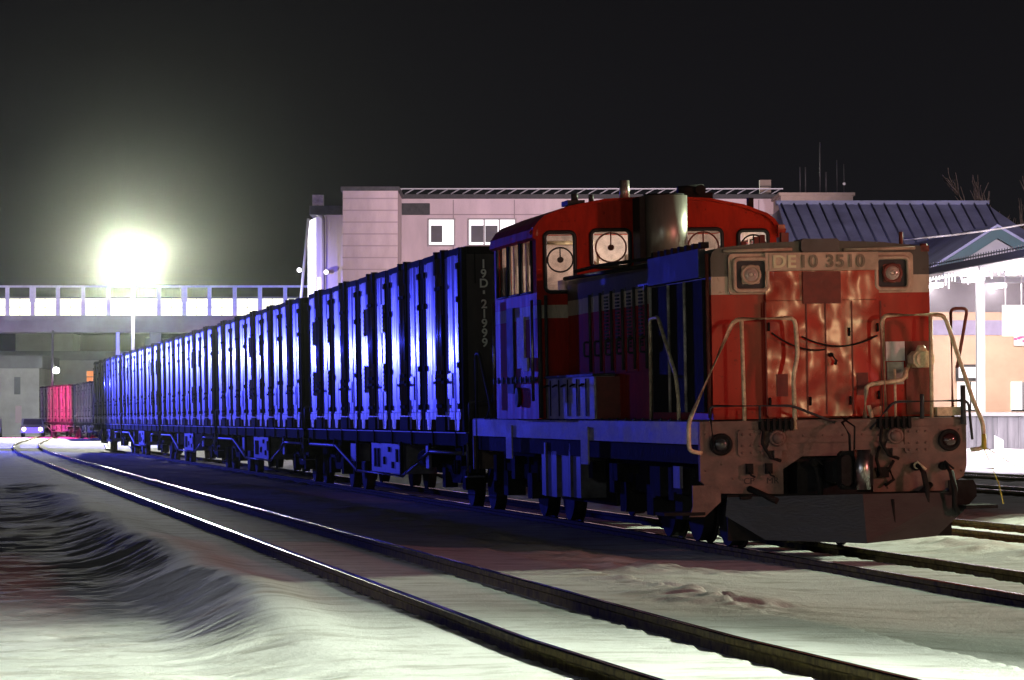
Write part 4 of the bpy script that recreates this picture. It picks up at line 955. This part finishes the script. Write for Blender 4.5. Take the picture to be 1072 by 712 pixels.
# canopy with gutter, tubes
cn = thing('platform_canopy', 'brightly lit platform canopy with snow guard spikes along its gutter', 'canopy', (13.75, 118, 0), (0, 0, SA))
q = MB(); q.box(0, 9, -32, 12, 6.10, 6.2); q.build('roof_sheet', M['pinkwall'], cn)
q = MB(); q.box(-.15, 0, -32, 3.7, 5.98, 6.2); q.build('gutter', M['dgrey'], cn)
q = MB()
for k in range(110): y = -32 + k * .34; q.box(-.10, -.07, y, y + .025, 6.2, 6.36)
q.box(-.12, -.05, -32, 3.7, 6.28, 6.30); q.build('snow_guard', M['dgrey'], cn)
for y in (-26, -20, -14, -8, -3, 2, 7):
    q = MB(); q.box(0, 8.9, y, y + .18, 5.85, 6.1); q.build('cross_beam', M['whitepaint'], cn)
for x in (1.0, 3.2, 5.6):
    for y in (-22, -16, -10, -4, 2, 7):
        q = MB(); q.box(x - .12, x + .12, y, y + 2.2, 5.70, 5.80); q.build('strip_lamp', E['canopy'], cn)
q = MB()
for k in range(60):
    y = -24 + k * .45; l = .08 + .4 * random.random() ** 2; q.box(-.02, .015, y, y + .03, 5.9 - l, 5.9)
q.box(-.02, 0, -24, 3.5, 5.80, 5.83); q.build('icicle_lights', E['led'], cn)
for y in (-26, -15.5, -2, 8):
    q = MB(); q.box(1.35, 1.6, y, y + .25, 1.3 if y > -6 else -.2, 6.0); q.build('post', M['whitepaint'], cn)
sg_ = thing('hanging_sign', 'blank bright white sign board beside the canopy post', 'sign', (15.9, 114.5, 0)); q = MB(); q.box(.0, .72, 0, .12, 3.9, 4.9); q.build('board', E['glasswall'], sg_); q = MB(); q.tube([(.1, .06, 4.9), (.1, .06, 6.1)], .02, 5); q.tube([(.62, .06, 4.9), (.62, .06, 6.1)], .02, 5); q.build('hanger', M['whitepaint'], sg_)
for (x, z0, z1, wd, lb) in ((-2.3, 3.45, 4.3, .6, 'pale poster on the tan wall between locomotive handrail and canopy post'), (3.1, 3.95, 4.6, .8, 'wide colourful poster highest on the tan wall'), (-.95, 3.75, 4.15, .35, 'small pink diamond notice near the canopy post')):
    mm = Matrix.Translation((16.7, 122, 0)) @ Matrix.Rotation(SA, 4, 'Z')
    q = MB(); q.box(0, wd, 0, .02, 0, z1 - z0)
    t = thing('poster', lb, 'poster', mm @ Vector((x, 9.90, z0)), (0, 0, SA)); q.build('sheet', M['white'], t)
    q = MB()
    for k in range(7): a, b = random.random() * wd * .7, random.random() * (z1 - z0) * .75; q.box(a, a + .12, -.004, -.001, b, b + .09)
    q.build('print', mat('poster_ink', (.65, .12, .25), .6, var=.5, vscale=9, dirt=(.15, .1, .4)), t)
pf = thing('platform', 'low platform with dark ribbed end wall beneath the lit canopy', 'platform', (0, 112, 0))
q = MB(); q.box(10, 40, 0, 60, -.3, 1.30); q.build('platform_body', M['platwall'], pf)
q = MB(); q.box(9.9, 40.1, -.15, 60, 1.30, 1.42); q.build('coping', M['conc'], pf)
q = MB()
for k in range(90): q.box(10.1 + k * .33, 10.16 + k * .33, -.04, -.002, 0, 1.28)
q.build('wall_rib', M['platwall'], pf)
sb = thing('snow_bank', 'pale snow bank at the foot of the platform end wall', 'snow bank', (0, 0, 0))
xs_ = np.linspace(8, 40, 60); q = MB(); vs = []
for Yb, zb in ((84, -.15), (90, .05), (98, .14), (106, .2), (111.9, .26)):
    for x in xs_: vs.append((x, Yb, zb + (random.random() - .5) * .06 - (.25 if x < 8.5 else 0)))
q.add(vs, [(r_ * 60 + c, r_ * 60 + c + 1, (r_ + 1) * 60 + c + 1, (r_ + 1) * 60 + c) for r_ in range(4) for c in range(59)], True); q.build('snow_heap', bpy.data.materials['trodden_snow'], sb)
mk = thing('marker_post', 'short white post with slanted top standing in the snow by the platform', 'post', (12.05, 87.5, -.1)); q = MB(); q.prism([(-.11, 0), (.11, 0), (.11, .78), (-.11, .90)], 0, .1); q.build('post_body', M['whitepaint'], mk)
wb('overhead_wire', MB().tube(sag((12.0, 108, 5.6 + 1.1), (17.2, 100, 7.3), .15, 8), .03, 5), 'sill', 'pale overhead wire crossing in front of the gable roof', 'wire')
# bare tree
tr = thing('bare_tree', 'leafless winter tree behind the gabled station house', 'tree', (23.6, 156, -0.1))
tk = MB(); tk.tube([(0, 0, -.2), (.05, 0, 2.5), (.0, .1, 4.5)], .28, 9, r1=.20); tk.build('trunk', M['bark'], tr)
cr = MB()
def branch(p, d, l, r, dep):
    pts = [p]; q_ = Vector(p); dd = Vector(d)
    for i in range(4):
        dd = (dd + Vector((random.uniform(-.16, .16), random.uniform(-.16, .16), .05))).normalized(); q_ = q_ + dd * l / 4; pts.append(q_.copy())
    cr.tube(pts, r, 5 if dep > 2 else 4, r1=r * .45)
    if dep <= 0: return
    for i in range(5 if dep > 1 else 6):
        k = random.choice((1, 2, 3, 4)); nd = (dd + Vector((random.uniform(-.5, .5), random.uniform(-.5, .5), random.uniform(.1, .5)))).normalized()
        branch(pts[k], nd, l * random.uniform(.5, .75), max(.028, r * .5), dep - 1)
for i in range(13):
    a = i * .8; branch((0, .1, 3.6 + .07 * i), Vector((math.cos(a) * .55, math.sin(a) * .45, .9)), 3.1 + random.random(), .12, 3)
cr.build('crown', M['bark'], tr)
for (x, z, sc_) in ((-1.7, 9.4, .10), (-.55, 10.25, .16)):
    q = MB(); q.dome((x, -.6, z), sc_, .1); q.dome((x + .14, -.6, z + .08), sc_ * .7, .1); q.build('snow_clump', M['white'], tr)
# far lamp on pole, white pole, floodlight
fl = thing('floodlight_mast', 'glaring white floodlight on a tall mast above the footbridge', 'floodlight', (-25.7, 239, 0))
q = MB(); q.tube([(0, .6, -.3), (0, .6, 11.8)], .16, 8, r1=.1); q.build('mast', M['skin_lilac'], fl)
q = MB(); q.box(-1.3, 1.3, .35, .55, 11.1, 12.6); q.build('lamp_frame', M['dgrey'], fl)
for i in range(3):
    for j in range(2):
        cx, cz = -.85 + i * .85, 11.5 + j * .75
        q = MB(); q.cyl((cx, .05, cz), .35, .3, 'y', 20, .2); h_ = q.build('lamp_head', M['dgrey'], fl); q = MB(); q.dome((cx, .045, cz), .38, .06); q.build('lamp_lens', E['star'], h_)
yl = thing('yard_lamp', 'small white yard lamp on a pole in front of the grey warehouse', 'lamp', (-32.2, 250, 0))
q = MB(); q.tube([(-.3, 0, -.3), (-.3, 0, 7.5)], .09, 8); q.build('pole', M['dgrey'], yl); q = MB(); q.tube([(-.3, 0, 4.9), (0, -.2, 4.7)], .04, 6); q.build('arm', M['dgrey'], yl); q = MB(); q.dome((0, -.25, 4.65), .22, .15); q.dome((0, -.25, 4.65), .22, .1, axis=1); q.build('globe', E['lamp'], yl)
wb('white_mast', MB().tube([(-22.2, 199, -.2), (-22.2, 199, 6.1)], .11, 8), 'whitepaint', 'plain white mast standing behind the fourth wagon', 'mast')
# two cars with headlights
def car(loc, rz, lb):
    t = thing('parked_car', lb, 'car', loc, (0, 0, rz), 'cars with headlights at the far crossing')
    q = MB(); q.prism([(0, .35), (0, .75), (.9, .9), (1.5, 1.35), (3.0, 1.38), (3.8, .95), (4.2, .85), (4.2, .35)], -.8, .8, 'x'); q.build('body', M['carpaint'], t)
    q = MB(); q.prism([(.95, .93), (1.5, 1.33), (1.54, 1.33), (.99, .92)], -.68, .68, 'x'); 
    q = MB(); q.add([(-.68, .93, .93), (.68, .93, .93), (.62, 1.46, 1.34), (-.62, 1.46, 1.34)], [(0, 1, 2, 3)]); q.build('windscreen', M['dgrey'], t)
    for sx in (-.58, .58): q = MB(); q.dome((sx, .0, .62), .13, .06); q.build('headlight', E['head'], t)
    for sx in (-.72, .72):
        for y in (.85, 3.3): q = MB(); q.cyl((sx - .1, y, .32), .32, .2, 'x', 16); q.build('wheel', M['rubber'], t)
car((-34.2, 252, -.12), R(6), 'silver car with both headlights glowing beside the curved track')
car((-37.6, 254, -.12), R(6), 'second car further from the train with one headlight showing')

bl = thing('added_blue_floodlight', 'added unseen blue lamp on a post with a disc keeping light off snow', 'floodlight', (-26, 75, 0))  # out-of-view stand added around the blue side fill
q = MB(); q.tube([(-.75, 0, -.3), (-.75, 0, 3.4)], .05, 8); q.build('post', M['dgrey'], bl)
q = MB(); q.cyl((0, 0, 3.12), .62, .015, 'z', 48); q.build('shade', M['dgrey'], bl)  # disc sized to cut the blue light off the snow
q = MB(); q.box(-.7, -.6, -.3, .3, 3.15, 3.5); q.build('housing', M['dgrey'], bl)
# night haze
hz = MB(); hz.box(-130, 90, -25, 420, -1.5, 24)
ho = hz.build('haze', None); tag(ho, 'thin night haze over the yard', None, kind='stuff')
hm = bpy.data.materials.new('haze_air'); hm.use_nodes = True; hn = hm.node_tree; hn.nodes.clear()
pv = hn.nodes.new('ShaderNodeVolumePrincipled'); pv.inputs['Color'].default_value = (.92, 1, .86, 1); pv.inputs['Density'].default_value = .000035; pv.inputs['Anisotropy'].default_value = .983
oo = hn.nodes.new('ShaderNodeOutputMaterial'); hn.links.new(pv.outputs[0], oo.inputs['Volume']); ho.data.materials.append(hm)
# ------------------------------------------------------------------ world, lights, camera
w = bpy.data.worlds.new('World'); sc.world = w; w.use_nodes = True; nt = w.node_tree; bg = nt.nodes['Background']
tc = nt.nodes.new('ShaderNodeTexCoord'); sp = nt.nodes.new('ShaderNodeSeparateXYZ'); rp = nt.nodes.new('ShaderNodeValToRGB')
nt.links.new(tc.outputs['Generated'], sp.inputs[0]); nt.links.new(sp.outputs[2], rp.inputs[0]); nt.links.new(rp.outputs[0], bg.inputs[0])
rp.color_ramp.elements[0].position = 0.0; rp.color_ramp.elements[0].color = (.0100, .0095, .0115, 1)
rp.color_ramp.elements[1].position = .16; rp.color_ramp.elements[1].color = (.0050, .0046, .0056, 1)
bg.inputs[1].default_value = 1.0
def light(name, kind, loc, col, power, target=None, size=.3, angle=60, blend=.5, sy=None):
    l = bpy.data.lights.new(name, kind); l.color = col; l.energy = power
    if kind == 'AREA': l.size = size; l.shape = 'RECTANGLE' if sy else 'SQUARE'; l.size_y = sy or size
    else: l.shadow_soft_size = size
    if kind == 'SPOT': l.spot_size = R(angle); l.spot_blend = blend
    o = bpy.data.objects.new(name, l); COL.objects.link(o); o.location = loc
    if target is not None: o.rotation_euler = (Vector(target) - Vector(loc)).to_track_quat('-Z', 'Y').to_euler()
    return o
GREEN = (.86, 1.0, .72)
light('yard_lamp_light', 'SPOT', (17, 51, 9), GREEN, 30000, (2, 22, 0), .6, 80, .3)
light('near_lamp_light', 'SPOT', (13, 5, 5.4), (.90, 1, .80), 78000, (.2, 10.7, 0), .25, 62, .5)
light('red_lamp_light', 'SPOT', (20, 22.5, 5), (1, .32, .28), 4600, (0, 35, 1), .8, 75, .6)
light('warm_front_light', 'SPOT', (14.5, 7.5, 3.3), (1, .64, .32), 1700, (3.2, 33, 2), .25, 16, .6)
BLUE = (.05, .06, 1)
light('blue_side_fill', 'SPOT', (-26, 75, 3.2), BLUE, 15000, (-2, 78.5, 2.6), .03, 128, .5)  # added side fill, weak diffuse blue on the wagons
light('blue_track_light', 'SPOT', (-27, 150, 3.7), (.055, .065, 1), 36000, (-2, 62, 2.2), .18, 60, .6)
light('blue_far_light', 'SPOT', (-36, 140, 6), (.10, .10, 1), 420000, (-25, 172, 0), .2, 46, .5)
light('blue_wagon_fill', 'SPOT', (-41, 212, 4), (.10, .10, 1), 16000, (-26.5, 226, 2.4), .2, 50, .5)  # added spot that turns the dim far wagon blue
light('magenta_lamp_light', 'SPOT', (-41, 234, 6), (1, .04, .30), 85000, (-30.8, 243, 1.6), .2, 50, .5)
light('building_light', 'SPOT', (8, 145, 9), (1, .72, .76), 38000, (2, 185, 10), .5, 60, .8)
light('tower_light', 'SPOT', (-12, 140, 5.5), (1, .66, .68), 4200, (-7.5, 172, 9), .5, 40, .8)
light('flood_wall_light', 'SPOT', (-18, 171, 5), (1, .98, .8), 5000, (-10, 180, 6), .2, 60, .6)
light('canopy_light', 'AREA', (18.5, 108, 5.6), (1, .86, .92), 2600, (18.5, 108, 0), 7, sy=16)
light('station_wall_fill', 'AREA', (18.2, 127.5, 5.6), (1, .80, .78), 900, (18, 131, 1), 5, sy=2)  # added area fill to brighten the tan back wall
light('bridge_light', 'SPOT', (-46, 236, 8), (.45, .35, 1), 14000, (-38, 256, 9.5), .3, 80, .8)
light('roof_fill', 'SPOT', (15, 78, 9), (.93, .84, 1), 95000, (16.5, 135, 7), .4, 110, .9)  # added out-of-view spot brightening the gable, blue roof and tree
light('warehouse_fill', 'SPOT', (-28, 262, 7), (.92, 1, .80), 16000, (-34, 300, 3), .4, 120, .9)  # added spot lifting the dark warehouse wall, no lamp stands here
light('camera_side_fill', 'POINT', (-9, -14, 8), (.86, .95, .92), 2500, None, .3)  # weak unseen light added behind the camera to fill rails and ridge
light('ridge_fill', 'SPOT', (-13, 11, 4.5), (.78, .80, 1), 3000, (-3.6, 24, -.2), .3, 25, .9)  # added spot that lightens the dark face of the snow ridge
light('cab_light', 'POINT', (-15, 9, 0), (1, .8, .66), 1, None, .1).hide_render = False
bpy.data.objects['cab_light'].parent = loco; bpy.data.objects['cab_light'].location = (.3, CS + 1.6, 3.45); bpy.data.lights['cab_light'].energy = 75; 
for o in COL.objects:
    if o.type == 'LIGHT' and not o.parent: o['kind'] = 'structure'
cam = bpy.data.cameras.new('camera'); co = bpy.data.objects.new('camera', cam); COL.objects.link(co)
co.location = (0, 0, 1.2); co.rotation_euler = (PI / 2 + math.atan(83 / 3700), 0, 0)
cam.sensor_width = 36; cam.lens = 3700 / 1072 * 36; cam.clip_end = 4000; cam.clip_start = .5
sc.camera = co
sc.render.resolution_x = 1024; sc.render.resolution_y = 680
sc.view_settings.view_transform = 'Standard'; sc.view_settings.look = 'None'; sc.view_settings.exposure = 0; sc.view_settings.gamma = 1
sc.render.engine = 'CYCLES'; sc.cycles.use_denoising = True; sc.cycles.max_bounces = 6; sc.cycles.sample_clamp_indirect = 4; sc.cycles.transparent_max_bounces = 8
sc.cycles.use_adaptive_sampling = False
